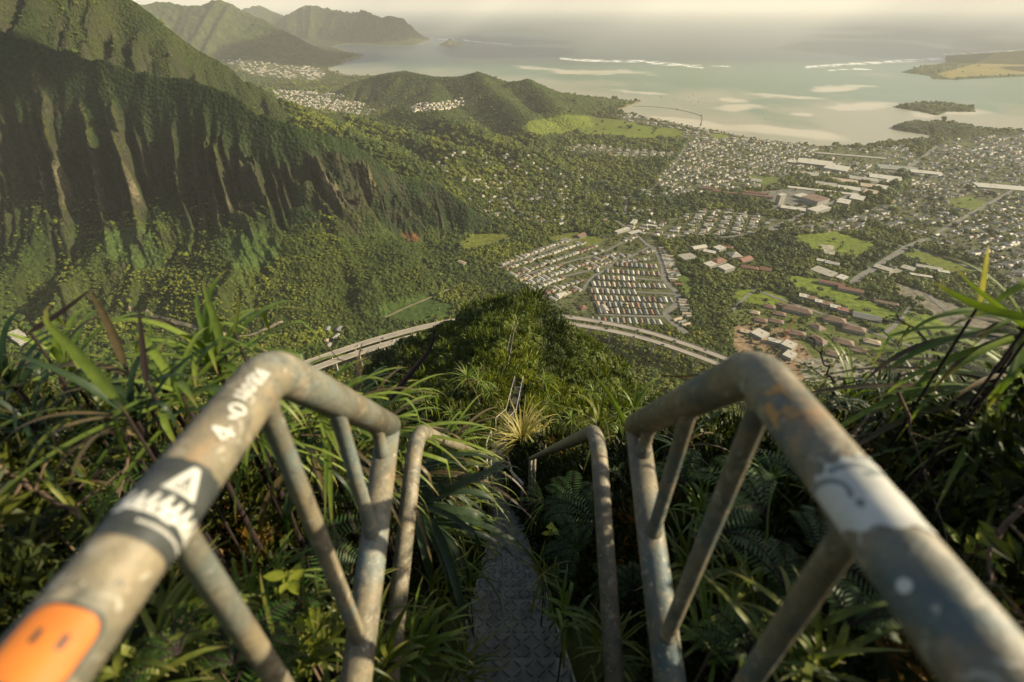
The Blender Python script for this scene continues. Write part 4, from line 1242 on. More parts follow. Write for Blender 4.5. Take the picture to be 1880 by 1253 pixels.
    scatter('woodland', pts[rest], rot[rest], scl[rest], vid[rest], base[rest], tree_vars, 'dense rainforest canopy covering the valley floor, lower slopes and plain', 'woodland')
    return pts[top], s[top], vid[top], px[top], py[top]
TT = woods()
crowns1 = []
for sdd, nb, fl, hh in ((1, 8, 0.8, 1), (2, 10, 0.65, 0.8), (3, 7, 0.9, 1.3), (4, 11, 0.7, 1), (5, 6, 0.85, 0.9), (6, 9, 0.6, 0.7)):
    me = crown_mesh('crown', sdd + 30, nb, 320, fl, 0.15, hh); me.materials.append(M_CROWN1); crowns1.append(me)
tb = MB(); tb.tube([(0, 0, -1.6), (0.03, 0, -0.7), (0.0, 0.04, 0.1)], [0.09, 0.065, 0.04], 7)
for a in (0.3, 2.4, 4.5): tb.tube([(0, 0, -0.6), (0.25 * math.cos(a), 0.25 * math.sin(a), -0.1), (0.5 * math.cos(a), 0.5 * math.sin(a), 0.25)], [0.05, 0.035, 0.015], 5)
TRK = mesh('trunk', tb.v, tb.f); TRK.materials.append(M_TRUNK)
MARKS = [('the big white roofed estate', 1090, 500), ('the curved road', 1225, 545), ('the red roofed campus', 1330, 480), ('the green playing field', 1560, 550), ('the viaduct', 1180, 612), ('the building site', 1400, 620), ('the brown lodges', 1500, 600),
         ('the upper ball field', 1530, 450), ('the white tower block', 1430, 375), ('the landslip', 750, 430), ('the forest track', 760, 550), ('the valley yard', 610, 620), ('the pale meadow', 900, 440), ('the knoll', 960, 570), ('the town centre', 1480, 370)]
def whereabouts(px, py):
    b = min(MARKS, key=lambda m: (m[1] - px) ** 2 + (2 * (m[2] - py)) ** 2)
    dx, dy = px - b[1], (py - b[2]) * 1.6
    if abs(dx) + abs(dy) < 22: w = 'right beside'
    elif abs(dx) > 2 * abs(dy): w = 'right of' if dx > 0 else 'left of'
    elif abs(dy) > 2 * abs(dx): w = 'below' if dy > 0 else 'above'
    else: w = ('below right of' if dx > 0 else 'below left of') if dy > 0 else ('above right of' if dx > 0 else 'above left of')
    far = abs(dx) + abs(dy)
    return ('just ' if far < 45 and far >= 22 else 'well ' if far > 110 else '') + w + ' ' + b[0]
KIND = ['round dark', 'broad spreading', 'tall knobbly', 'wide uneven', 'small domed', 'low flat topped']
seen = {}
def add_tree(p, s, v, px, py, extra=None, grp='broad trees standing on the valley floor'):
    e = empty('tree', p, random.uniform(0, 6.28)); e.scale = (s, s, s * random.uniform(0.85, 1.15))
    lb = extra or f'{KIND[v]} tree {whereabouts(px, py)}'
    if not extra: seen.setdefault(lb, []).append((px, e))
    tag(e, lb, 'tree', grp)
    c = bpy.data.objects.new('crown', crowns1[v]); COL.objects.link(c); c.parent = e
    t = bpy.data.objects.new('trunk', TRK); COL.objects.link(t); t.parent = e
for i in range(len(TT[1])):
    add_tree(Vector(TT[0][i]), float(TT[1][i]), int(TT[2][i]), float(TT[3][i]), float(TT[4][i]))
for lb, es in seen.items():
    es.sort(key=lambda q: q[0])
    if len(es) > 1:
        for i, (_, e) in enumerate(es): e['label'] = lb + (', ' + (('left' if i == 0 else 'right') + ' one of two' if len(es) == 2 else ordn(i + 1) + ' from left'))
# trees one can point at on the greens
for (px, py, s, v, lb) in [(1503, 537, 9.5, 5, 'dark umbrella shaped tree alone on the green by the red barracks'), (1459, 522, 8, 1, 'round tree left of the red barracks end'), (1440, 519, 7, 0, 'dark tree at the left end of the green'),
   (1530, 443, 7, 5, 'flat topped tree in the upper ball field'), (1622, 463, 13, 4, 'large tree group crown beside the main road'), (1612, 455, 10, 1, 'smaller crown behind the large roadside tree'), (1655, 480, 11, 0, 'tree right of the main road above the court'), (1650, 492, 9, 3, 'tree below the court on the right of the road'),
   (1736, 470, 13, 5, 'wide flat topped tree at the edge of the second field'), (1670, 588, 12, 5, 'wide thin umbrella tree on the lower green'), (1686, 556, 10, 3, 'dark tree above the lower green'), (1654, 565, 6, 0, 'small dark tree by the brown long house'),
   (1395, 531, 8, 4, 'yellowish domed tree by the long lawn path'), (1411, 534, 9, 4, 'larger yellowish domed tree by the long lawn path'), (1562, 466, 8, 5, 'flat topped tree below the upper ball field'), (1505, 458, 7, 5, 'round tree beside the pale court'),
   (1420, 524, 8, 0, 'dark tree in the clump left of the green'), (1430, 528, 8, 2, 'second dark tree in the clump left of the green'), (1400, 516, 9, 3, 'dark crown of the campus clump'), (1385, 512, 8, 1, 'left crown of the campus clump'), (1556, 495, 9, 0, 'tree behind the school sheds'), (1572, 489, 8, 3, 'taller tree behind the school sheds')]:
    p = onground(px, py); add_tree(p + Vector((0, 0, s * 0.9)), s, v, px, py, lb, 'named trees on the greens')
def cypress():
    me = crown_mesh('crown', 77, 6, 300, 1.0, 0.2, 1.0)
    me.transform(Matrix.Diagonal((0.42, 0.42, 1.9, 1))); me.materials.append(M_CROWN1)
    for i, (px, py, s) in enumerate(((1536, 462, 5), (1540, 460, 6), (1544, 458, 5.5), (1585, 468, 4.5), (1592, 468, 5), (1598, 467, 4.5))):
        p = onground(px, py); e = empty('cypress_tree', p + Vector((0, 0, s * 1.6)), i); e.scale = (s, s, s)
        side = 'left trio, ' if i < 3 else 'right trio, '
        tag(e, f'narrow pointed dark conifer below the ball field, {side}{["left", "middle", "right"][i % 3]} one', 'tree', 'narrow conifers below the ball field')
        c = bpy.data.objects.new('crown', me); COL.objects.link(c); c.parent = e
        t = bpy.data.objects.new('trunk', TRK); COL.objects.link(t); t.parent = e
cypress()
# ------------------------------------------------------------------ viaduct, its cars and lamps
M_DECK = plain('viaduct_concrete', (0.46, 0.41, 0.32), 0.85, (0.36, 0.32, 0.25), 0.05)
M_LANE = plain('viaduct_roadway', (0.33, 0.29, 0.235), 0.9, (0.26, 0.23, 0.19), 0.04)
M_WHITEP = plain('white_paint', (0.75, 0.73, 0.66), 0.4, (0.6, 0.58, 0.52), 3)
M_STEEL = plain('lamp_steel', (0.4, 0.4, 0.37), 0.5, metal=0.4)
VZ = 112.0
vc = [onz(px, py, VZ) for px, py in ((430, 735), (500, 700), (580, 668), (640, 647), (700, 628), (770, 609), (830, 596), (900, 586), (960, 582), (1030, 587), (1110, 599), (1190, 617), (1270, 643), (1345, 672), (1430, 712), (1520, 762))]
vl = smooth_line(vc, 14)
def offs(line, o):
    out = []
    for i, p in enumerate(line):
        a, b = line[max(i - 1, 0)], line[min(i + 1, len(line) - 1)]
        t = Vector((b.x - a.x, b.y - a.y, 0)).normalized()
        out.append(p + Vector((-t.y, t.x, 0)) * o)
    return out
def sweep(prof, line):
    V = []; F = []; n = len(prof)
    for i, p in enumerate(line):
        a, b = line[max(i - 1, 0)], line[min(i + 1, len(line) - 1)]
        t = Vector((b.x - a.x, b.y - a.y, 0)).normalized(); s = Vector((-t.y, t.x, 0))
        for u, z in prof: q = p + s * u; V.append((q.x, q.y, q.z + z))
    for i in range(len(line) - 1):
        for k in range(n): F.append((i * n + k, i * n + (k + 1) % n, (i + 1) * n + (k + 1) % n, (i + 1) * n + k))
    return V, F
CARW = []
for side, lb in ((1, 'far carriageway of the curving concrete viaduct'), (-1, 'near carriageway of the curving concrete viaduct')):
    ln = offs(vl, side * 12.5)
    o = ln[0].copy(); e = empty('viaduct', o); loc = [p - o for p in ln]
    tag(e, lb, 'viaduct', 'twin carriageways of the viaduct')
    V, F = sweep([(-7.2, -0.1), (7.2, -0.1), (7.2, -0.9), (3.2, -2.8), (-3.2, -2.8), (-7.2, -0.9)], loc); link('deck', mesh('deck', V, F), M_DECK, e)
    V, F = sweep([(-6.8, 0.0), (6.8, 0.0), (6.8, -0.06), (-6.8, -0.06)], loc); link('roadway', mesh('roadway', V, F), M_LANE, e)
    for s in (-1, 1):
        V, F = sweep([(s * 7.0 - 0.22, 0.0), (s * 7.0 + 0.22, 0.0), (s * 7.0 + 0.15, 1.15), (s * 7.0 - 0.15, 1.15)], loc); link('barrier', mesh('barrier', V, F), M_DECK, e)
    for k in range(2, len(loc) - 1, 3):
        p = ln[k]; g = min(float(gz(p.x, p.y)), 106) - 4 if math.hypot(p.x, p.y) > 240 else 60
        b = MB(); q = loc[k]
        b.box((q.x, q.y, (g - VZ - 2.8) / 2), (3.2, 3.2, VZ - 2.8 - g)); b.box((q.x, q.y, -3.5), (8.5, 4.5, 1.6))
        b.build('pier', M_DECK, e)
    CARW.append(ln)
CARC = {'white': (0.7, 0.7, 0.66), 'black': (0.02, 0.02, 0.02), 'silver': (0.4, 0.4, 0.38), 'dark blue': (0.03, 0.05, 0.1)}
M_CAR = {k: plain(k.replace(' ', '_') + '_car_paint', c, 0.3, spec=0.5) for k, c in CARC.items()}
M_TYRE = plain('tyre_rubber', (0.02, 0.02, 0.02), 0.9)
def car(p, ang, colr, lb):
    e = empty('car', p, ang); tag(e, lb, 'car', 'cars driving on the viaduct'); e.scale = (1.25, 1.25, 1.25)
    b = MB(); L, Wd = 4.6, 1.9
    P = [(-L / 2, 0.35), (L / 2, 0.35), (L / 2, 0.85), (L * 0.25, 0.98), (-L * 0.46, 1.0), (-L / 2, 0.8)]
    b.add([(x, -Wd / 2, z) for x, z in P] + [(x, Wd / 2, z) for x, z in P], [tuple(range(5, -1, -1)), tuple(range(6, 12))] + [(i, (i + 1) % 6, (i + 1) % 6 + 6, i + 6) for i in range(6)])
    b.build('body', M_CAR[colr], e)
    P = [(-L * 0.42, 1.0), (L * 0.2, 1.0), (L * 0.05, 1.5), (-L * 0.32, 1.5)]
    b = MB(); b.add([(x, -0.78, z) for x, z in P] + [(x, 0.78, z) for x, z in P], [(3, 2, 1, 0), (4, 5, 6, 7)] + [(i, (i + 1) % 4, (i + 1) % 4 + 4, i + 4) for i in range(4)])
    b.build('cabin', M_GLASS, e)
    for x in (-1.4, 1.4):
        for y in (-0.9, 0.9):
            b = MB(); b.tube([(x, y - 0.12, 0.34), (x, y + 0.12, 0.34)], 0.34, 10); b.build('wheel', M_TYRE, e)
def nearest_on(line, px, py):
    best = min(range(len(line) - 1), key=lambda i: (lambda q: (q[0] - px) ** 2 + 4 * (q[1] - py) ** 2)(tuple(float(v) for v in proj(line[i].x, line[i].y, line[i].z))))
    return best
for (px, py, sd, colr, lb) in ((700, 622, 0, 'black', 'dark car on the far carriageway left of the knoll'), (706, 624, 0, 'silver', 'silver car close behind the dark one left of the knoll'), (650, 640, 0, 'white', 'white car far left on the far carriageway'),
    (727, 632, 1, 'white', 'white car on the near carriageway left of the knoll'), (660, 655, 1, 'black', 'dark car on the near carriageway far left'), (1047, 586, 0, 'white', 'white car just right of the knoll on the far carriageway'), (1092, 592, 0, 'black', 'black car on the far carriageway above the first piers'), (1157, 606, 0, 'dark blue', 'dark blue car midway along the far carriageway'),
    (1104, 602, 1, 'black', 'black car on the near carriageway right of the knoll'), (1165, 614, 1, 'white', 'white car midway along the near carriageway'), (1217, 629, 1, 'dark blue', 'dark blue car on the near carriageway before the bend'), (1238, 627, 0, 'black', 'black car on the far carriageway near the right rail'), (1290, 644, 0, 'silver', 'silver car last before the right rail')):
    ln = CARW[sd]; i = nearest_on(ln, px, py); a, b = ln[i], ln[i + 1]
    n = Vector((-(b - a).y, (b - a).x, 0)).normalized()
    car(a.lerp(b, 0.4) + n * random.choice([-3, 3]) + Vector((0, 0, 0.02)), math.atan2((b - a).y, (b - a).x), colr, lb)
for j, k in enumerate(range(4, len(vl) - 2, 7)):
    p = vl[k]; px, py = [float(v) for v in proj(p.x, p.y, p.z)]
    if 760 < px < 1010: continue
    e = empty('street_lamp', p + Vector((0, 0, -1.0)), 0)
    lm = 'of the knoll'
    tag(e, f'tall thin lamp post between the carriageways, {ordn(j + 1)} from the left', 'street lamp', 'lamp posts along the viaduct')
    b = MB(); b.tube([(0, 0, 0), (0, 0, 13)], [0.25, 0.13], 8); b.build('post', M_STEEL, e)
    b = MB(); b.tube([(0, 0, 13), (-1.5, 1.2, 13.5)], 0.1, 6); b.box((-1.9, 1.5, 13.5), (1.2, 0.5, 0.2), 2.4); b.build('lamp_head', M_STEEL, e)

# ------------------------------------------------------------------ crane, boats, pond wall, islet
M_ORANGE = plain('crane_orange', (0.62, 0.2, 0.05), 0.5)
cp = onground(1438, 630); e = empty('tower_crane', cp); tag(e, 'orange lattice tower crane standing on the building site', 'crane')
def lattice(b, p, q, w, n):
    p, q = Vector(p), Vector(q); d = (q - p).normalized(); s = d.cross(Vector((0.3, 1, 0))).normalized(); t = d.cross(s)
    c = [(s + t) * w / 2, (s - t) * w / 2, (-s - t) * w / 2, (-s + t) * w / 2]
    for k in range(4): b.tube([p + c[k], q + c[k]], 0.22, 4)
    for i in range(n):
        for k in range(4):
            b.tube([p.lerp(q, i / n) + c[k], p.lerp(q, (i + 1) / n) + c[(k + 1) % 4]], 0.13, 3)
b = MB(); lattice(b, (0, 0, 0), (0, 0, 30), 2.2, 9); b.build('mast', M_ORANGE, e)
b = MB(); lattice(b, (0, 0, 31), (6, 3, 66), 1.8, 12); b.build('jib', M_ORANGE, e)
b = MB(); lattice(b, (0, 0, 31), (-7, -3, 33), 1.6, 3); b.box((-7, -3, 31.5), (3, 2.4, 3)); b.build('counter_jib', M_ORANGE, e)
b = MB(); b.box((1.6, -1, 31.5), (2, 2, 2.4)); b.build('cab', M_WHITEP, e)
for i, (px, py) in enumerate(((1112, 159), (1111, 163), (1225, 181), (1238, 183), (1254, 176), (1265, 179), (1268, 187), (1262, 183), (1284, 178), (1296, 182), (1282, 187), (1272, 175), (1309, 187), (1213, 179), (1405, 219))):
    p = onz(px, py, 0.0); e = empty('boat', p, random.uniform(0, 3.1)); e.scale = (1.5, 1.5, 1.5)
    tag(e, ['white moored boat nearest the big sandbar tip', 'white moored boat just below the first on open water', 'leftmost pale boat of the anchorage, outer one', 'pale boat left in the anchorage', 'white boat at the top of the anchorage', 'white boat in the top right pair of the anchorage', 'white boat lowest in the middle of the anchorage',
        'small white boat in the centre of the anchorage', 'white boat right of the anchorage centre', 'white boat far right in the anchorage, upper one', 'white boat on the lower right of the anchorage', 'tiny boat behind the anchorage', 'last boat at the right end of the anchorage', 'dim boat at the left end of the anchorage', 'lone white boat close to the town shore'][i], 'boat', 'boats moored in the bay')
    b = MB(); b.add([(-6, -1.6, 1.2), (-6, 1.6, 1.2), (2, 2, 1.3), (7, 0, 1.7), (2, -2, 1.3), (-5.5, -1, -0.6), (-5.5, 1, -0.6), (2, 1.1, -0.6), (5.5, 0, -0.4), (2, -1.1, -0.6)],
                    [(4, 3, 2, 1, 0), (0, 1, 6, 5), (1, 2, 7, 6), (2, 3, 8, 7), (3, 4, 9, 8), (4, 0, 5, 9), (5, 6, 7, 8, 9)]); b.build('hull', M_WHITEP, e)
    b = MB(); b.box((-0.8, 0, 1.9), (4, 2.2, 1.3)); b.build('cabin', M_WHITEP, e)
    b = MB(); b.tube([(1, 0, 1.4), (1, 0, 15)], 0.15, 5); b.build('mast', M_STEEL, e)
M_STONE = plain('dark_stone', (0.13, 0.11, 0.08), 0.9)
wl = smooth_line([onz(px, py, 0) for px, py in ((1163, 196), (1190, 196), (1225, 199), (1260, 205), (1284, 212), (1289, 217), (1286, 232))], 25)
V, F = sweep([(-3.5, -2), (3.5, -2), (2.5, 1.6), (-2.5, 1.6)], [p - wl[0] for p in wl])
e = empty('pond_wall', wl[0]); link('stones', mesh('stones', V, F), M_STONE, e); tag(e, 'low dark stone wall curving through the water from the wooded point', 'sea wall')
for k in (len(wl) // 3, len(wl) * 6 // 10, len(wl) - 3):
    q = wl[k] - wl[0]; b = MB(); b.box((q.x, q.y, 3.2), (9, 7, 3.2)); r = roof_mesh(9, 7, 4.8, 1.5, 'hip'); b.add([(x + q.x, y + q.y, z) for x, y, z in r.v], r.f); b.build('sluice_hut', M_STONE, e)
def islet():
    p = onz(826, 83, 0); V = []; F = []; n = 40; m = 14
    for i in range(m + 1):
        t = i / m
        for k in range(n):
            a = 6.2832 * k / n; rr = 250 * (1 - t) ** 1.5 * (1 + 0.25 * math.sin(3 * a + 1) + 0.1 * math.sin(7 * a)) + 2
            V.append((p.x + rr * math.cos(a), p.y + rr * math.sin(a), -6 + 118 * t * (1 + 0.12 * math.sin(5 * a) * t)))
    for i in range(m):
        for k in range(n): F.append((i * n + k, i * n + (k + 1) % n, (i + 1) * n + (k + 1) % n, (i + 1) * n + k))
    F.append(tuple(m * n + k for k in range(n)))
    me = mesh('islet', V, F)
    o = link('islet', me, plain('islet_rock', (0.07, 0.075, 0.04), 0.95, scale=0.02)); o['kind'] = 'structure'
islet()

# ------------------------------------------------------------------ near ridge shrubs
def shrubs():
    n = 110000
    lr = rng.uniform(math.log(6.5), math.log(330), n); th = rng.uniform(-1.15, 1.15, n)
    x = np.exp(lr) * np.sin(th); y = np.exp(lr) * np.cos(th)
    h = hridge(x, y); hl = np.where(np.hypot(x, y) > 235, gz(x, y), -50)
    a = np.abs(x - pathx(y)); r = np.hypot(x, y)
    s = np.clip(r * 0.0135, 0.2, 3.2) * rng.uniform(0.45, 1.25, n) * (1 + 0.9 * (rng.random(n) < 0.1))
    keep = (h > hl) & (a > 0.30 + s * np.where(y > 44, 0.35, 0.5) + 0.1 * (y < 12))
    px, py = proj(x, y, h)
    keep &= (px > -300) & (px < 2200) & (py < 1700)
    keep &= ~((y > 24) & (y < 44) & (a < 1.0))
    x, y, h, s, r, a = x[keep], y[keep], h[keep], s[keep], r[keep], a[keep]
    m = len(x)
    tn = fbm(x / (0.8 + 0.09 * r), y / (0.8 + 0.09 * r), 3, 140); t2 = rng.random(m)
    q = sstep(0.35, 0.65, tn)
    # drier yellow growth along the crest close by, darker on the knoll
    dry = np.exp(-a / (3 + 0.1 * r)) * (1 - sstep(40, 80, r))
    base = np.stack([0.34 + 0.62 * q + 0.55 * t2 + 0.95 * dry * q, 0.48 + 0.62 * q + 0.45 * t2 + 0.75 * dry * q, 0.5 + 0.2 * q + 0.2 * t2], -1)
    pk = rng.random(m)
    vid = np.where(pk < 0.18 + 0.4 * dry, rng.choice([2, 4], m), np.where((r > 14) & (pk > 0.5), rng.choice([6, 7, 8], m), rng.choice([0, 1, 3, 5], m)))
    scl = np.stack([s, s, s * rng.uniform(0.8, 1.3, m)], -1)
    rot = np.stack([rng.normal(0, 0.25, m), rng.normal(0, 0.25, m), rng.uniform(0, 6.28, m)], -1)
    print('shrubs', m)
    scatter('shrubs', np.stack([x, y, h + s * 0.1], -1), rot, scl, vid, base, bush_vars, 'low tangled shrubs covering the steep ridge and the knoll', 'shrubs')
shrubs()

# ------------------------------------------------------------------ stairs
M_TREAD = plain('weathered_galvanised_tread', (0.30, 0.28, 0.22), 0.65, (0.14, 0.13, 0.10), 14, metal=0.0, spec=0.5, bmp=0.002)
M_RAILF = plain('weathered_pipe', (0.42, 0.38, 0.3), 0.55, (0.26, 0.25, 0.22), 9, metal=0.25, bmp=0.001)
M_TREADO = plain('mossy_overgrown_tread', (0.075, 0.075, 0.05), 0.85, (0.035, 0.04, 0.022), 10)
def gl(y): return HC - float(crest_drop(y))
def tread_shape(b, x, y, z, w=0.47, d=0.19, lugs=True):
    b.box((x, y, z - 0.015), (w, d, 0.03)); b.box((x, y + d / 2 - 0.004, z - 0.055), (w, 0.008, 0.05)); b.box((x, y - d / 2 + 0.004, z - 0.055), (w, 0.008, 0.05))
    b.box((x, y - d / 2 - 0.001, z + 0.002), (w, 0.006, 0.006))
    if lugs:
        nx, ny = 10, 4
        for i in range(nx):
            for j in range(ny):
                b.box((x - w / 2 + w * (i + 0.5) / nx, y - d / 2 + d * (j + 0.5) / ny, z + 0.003), (0.034, 0.008, 0.006), 0.75 if (i + j) % 2 else -0.75)
def flight(y0, y1, run, lb, lugs_n=0, one=False):
    e = empty('staircase', (float(pathx(y0)), y0, gl(y0))); o = Vector(e.location)
    tag(e, lb, 'staircase', 'flights of the ridge staircase')
    n = int((y1 - y0) / run); acc = MB()
    for i in range(n):
        y = y0 + i * run; x = float(pathx(y)); z = gl(y) + 0.06
        b = acc if one else MB()
        tread_shape(b, x - o.x, y - o.y, z - o.z, d=min(0.147, run * 0.7), lugs=i < lugs_n)
        if not one: b.build('tread', M_TREAD if y0 < 10 else M_TREADO, e)
    if one: acc.build('tread', M_TREADO, e)['kind'] = 'stuff'
    for s in (-1, 1):
        ys = np.arange(y0 - 0.1, y1, max(0.4, run)); V, F = sweep([(s * 0.245 - 0.006, -0.12), (s * 0.245 + 0.006, -0.12), (s * 0.245 + 0.006, 0.07), (s * 0.245 - 0.006, 0.07)], [Vector((float(pathx(y)), y, gl(y))) - o for y in ys])
        link('stringer', mesh('stringer', V, F), M_TREAD, e)
flight(0.62, 13.4, 0.205, 'steel staircase of diamond plate treads dropping between the near rails', 14)
flight(14.6, 26.0, 0.26, 'second stretch of stairs beyond the pale grass clump')
flight(45, 76, 0.5, 'dark line of stairs climbing the knoll', one=True)
flight(76, 112, 0.6, 'farthest thin line of stairs reaching the knoll top', one=True)
def fillet(pts, rad, n=6):
    P = [Vector(p) for p in pts]; out = [P[0]]
    for i in range(1, len(P) - 1):
        a = (P[i - 1] - P[i]); b = (P[i + 1] - P[i]); r = min(rad, a.length * 0.45, b.length * 0.45)
        p, q = P[i] + a.normalized() * r, P[i] + b.normalized() * r
        for k in range(n + 1):
            t = k / n; out.append(p * (1 - t) ** 2 + P[i] * 2 * t * (1 - t) + q * t * t)
    out.append(P[-1]); return out
def far_rail(side, ys, hgt, rad, lb, name='handrail', post_every=1):
    pts = [Vector((float(pathx(y)) + side * 0.27, y, gl(y) + hgt)) for y in ys]
    o = pts[0].copy(); e = empty(name, o); tag(e, lb, 'handrail', 'pipe handrails farther down the ridge')
    b = MB(); b.tube(fillet([p - o for p in pts], 0.12, 4), rad, 8); b.build('rail', M_RAILF, e, True)
    for p in pts[::post_every]:
        b = MB(); b.tube([p - o, p - o + Vector((0, -0.12, -hgt - 0.1))], rad * 0.8, 7); b.build('post', M_RAILF, e, True)
for s, nm in ((-1, 'left'), (1, 'right')):
    far_rail(s, [4.6, 6.3, 8.2, 10.2, 12.2], 0.95, 0.024, f'{nm} pipe rail just beyond the near hoops, half lost in the leaves')
    far_rail(s, [14.9, 17, 19, 21.5, 24.5], 1.0, 0.021, f'{nm} pale rail beside the pale grass clump', post_every=1)
    far_rail(s, [47, 52, 57, 62, 67, 72, 76], 0.9, 0.024, f'{nm} thin rail winding up the knoll', post_every=1)
    far_rail(s, [77, 84, 92, 99, 106, 112], 0.8, 0.022, f'{nm} faint rail to the top of the knoll', post_every=1)
# ------------------------------------------------------------------ near handrails
def cw3(x, dn, d): return Vector((x, d * cP - dn * sP, HC - (d * sP + dn * cP)))
def pipe_mat(name, blue, seed):
    m, nt, bs = nodes(name)
    tc = N(nt, 'ShaderNodeTexCoord'); mp = N(nt, 'ShaderNodeMapping'); mp.inputs['Location'].default_value = (seed, seed * 2, 0)
    nt.links.new(tc.outputs['Object'], mp.inputs[0])
    def nz(sc, det=5, dist=0.3):
        n = N(nt, 'ShaderNodeTexNoise', i_Scale=sc, i_Detail=det, i_Roughness=0.6, i_Distortion=dist); nt.links.new(mp.outputs[0], n.inputs['Vector']); return n.outputs['Fac']
    big, mid, fine, rust = nz(6), nz(22), nz(160, 3), nz(11, 6, 1.0)
    c = rgb(nt, (0.25, 0.205, 0.128), (0.125, 0.12, 0.088), ramp(nt, mid, 0.35, 0.65))
    c = rgb(nt, c, blue, ramp(nt, big, 0.50, 0.66))
    c = rgb(nt, c, (0.30, 0.265, 0.19), ramp(nt, nz(32, 6, 0.8), 0.56, 0.66))
    c = rgb(nt, c, (0.34, 0.19, 0.08), ramp(nt, rust, 0.60, 0.82))
    c = rgb(nt, c, (0.06, 0.065, 0.06), ramp(nt, nz(26, 6, 1.5), 0.62, 0.72))
    c = rgb(nt, c, (0.09, 0.085, 0.07), ramp(nt, nz(70, 8, 2.5), 0.60, 0.66))
    c = rgb(nt, c, (0.42, 0.39, 0.32), ramp(nt, nz(48, 8, 2.0), 0.62, 0.66))
    c = mul(nt, c, rgb(nt, (0.8, 0.8, 0.8), (1.2, 1.2, 1.2), fine))
    nt.links.new(c, bs.inputs['Base Color'])
    bs.inputs['Roughness'].default_value = 0.55; bs.inputs['Specular IOR Level'].default_value = 0.45
    ad = N(nt, 'ShaderNodeMath', operation='ADD'); nt.links.new(mid, ad.inputs[0]); nt.links.new(nz(95, 4), ad.inputs[1])
    bump(nt, bs, ad.outputs[0], 0.5, 0.0025)
    return m
M_PL = pipe_mat('worn_painted_pipe_left', (0.17, 0.205, 0.19), 3.0)
M_PR = pipe_mat('worn_painted_pipe_right', (0.07, 0.11, 0.115), 9.0)
RT = 0.0268
def axis_at(a, b, py):
    lo, hi = 0.0, 1.0
    for _ in range(50):
        m = (lo + hi) / 2; p = a.lerp(b, m)
        if float(proj(p.x, p.y, p.z)[1]) > py: lo = m
        else: hi = m
    return lo
def near_rail(side, cx, M):
    ap = cw3(side * 0.2735 + cx, 0.032, 0.548)
    nearp = cw3(side * 0.272 + cx, 0.177, 0.300)
    d = (nearp - ap).normalized()
    back = ap + d * 0.95
    end = cw3(side * 0.2655 + cx, 0.182, 1.04)
    foot_d = (cw3(side * 0.268 + cx, 0.585, 0.83) - end).normalized()
    foot = end + foot_d * 0.95
    o = foot.copy(); e = empty('handrail', o)
    tag(e, 'near left handrail, worn pipe with stickers and an orange patch' if side < 0 else 'near right handrail, worn grey pipe with a torn white sticker', 'handrail', 'near handrails of the landing')
    b = MB(); b.tube([p - o for p in fillet([back, ap, end], 0.034, 8)], RT, 28); r = b.build('top_rail', M, e, True)
    b = MB(); b.tube([end - o - foot_d * 0.004, end - o + foot_d * 0.3, foot - o], [0.0245, 0.027, 0.027], 24); b.build('post', M, e, True)
    b = MB(); q = end - o + foot_d * 0.62; b.tube([q, q + foot_d * 0.012], 0.0285, 24); b.build('weld_collar', M, e, True)
    for y in (0.235, 0.40, 0.55, 0.685):
        if y < ap.y: t = (y - back.y) / (ap.y - back.y); top = back.lerp(ap, t)
        else: t = (y - ap.y) / (end.y - ap.y); top = ap.lerp(end, t)
        t = (y - end.y) / (foot.y - end.y); bot = end.lerp(foot, t)
        b = MB(); L_ = (bot - top).length; b.tube([top.lerp(bot, q_) - o for q_ in (0, (RT + 0.002) / L_, (RT + 0.006) / L_, 0.5, 1 - (RT + 0.012) / L_, 1 - (RT + 0.004) / L_, 1)], [0.0155, 0.0158, 0.0125, 0.0125, 0.0125, 0.0162, 0.016], 14); b.build('baluster', M, e, True)
    return e, o, back, ap, r
def patch(name, a, b, o, parent, s0, s1, t0, t1, mask, m, lift=0.0007, ns=70, ntt=70, roll=None):
    """thin film wrapped on the pipe between axis parameters s0..s1 (metres from b toward a) and angles t0..t1 (degrees from the side facing the walker)"""
    ax = (a - b).normalized(); mid = b + ax * (s0 + s1) / 2
    view = (Vector((0, 0, HC)) - mid).normalized(); n = (view - ax * view.dot(ax)).normalized(); q = ax.cross(n)
    V = []; F = []; idx = {}
    def vid(i, j):
        if (i, j) not in idx:
            s = s0 + (s1 - s0) * i / ns; t = R(t0 + (t1 - t0) * j / ntt)
            idx[(i, j)] = len(V); V.append(b + ax * s + (n * math.cos(t) + q * math.sin(t)) * (RT + lift) - o)
        return idx[(i, j)]
    for i in range(ns):
        for j in range(ntt):
            if mask((i + 0.5) / ns, (j + 0.5) / ntt): F.append((vid(i, j), vid(i + 1, j), vid(i + 1, j + 1), vid(i, j + 1)))
    if not F: return None
    return link(name, mesh(name, V, F, True), m, parent)
M_BLK = plain('black_vinyl', (0.035, 0.04, 0.038), 0.45, (0.07, 0.075, 0.07), 40)
M_WHT = plain('white_vinyl', (0.62, 0.61, 0.55), 0.5, (0.46, 0.46, 0.41), 30)
M_ORG = plain('orange_vinyl', (0.6, 0.19, 0.03), 0.5, (0.48, 0.15, 0.03), 30)
M_GRY = plain('grey_ink', (0.2, 0.22, 0.21), 0.6)
def fb1(a, b): return float(fbm(np.array([a]), np.array([b]), 3, 5)[0])
def strokes(lines, th):
    def f(u, v):
        for (x0, y0), (x1, y1) in lines:
            dx, dy = x1 - x0, y1 - y0; l = dx * dx + dy * dy or 1e-9
            t = max(0, min(1, ((u - x0) * dx + (v - y0) * dy) / l))
            if (u - x0 - t * dx) ** 2 + (v - y0 - t * dy) ** 2 < th * th: return True
        return False
    return f
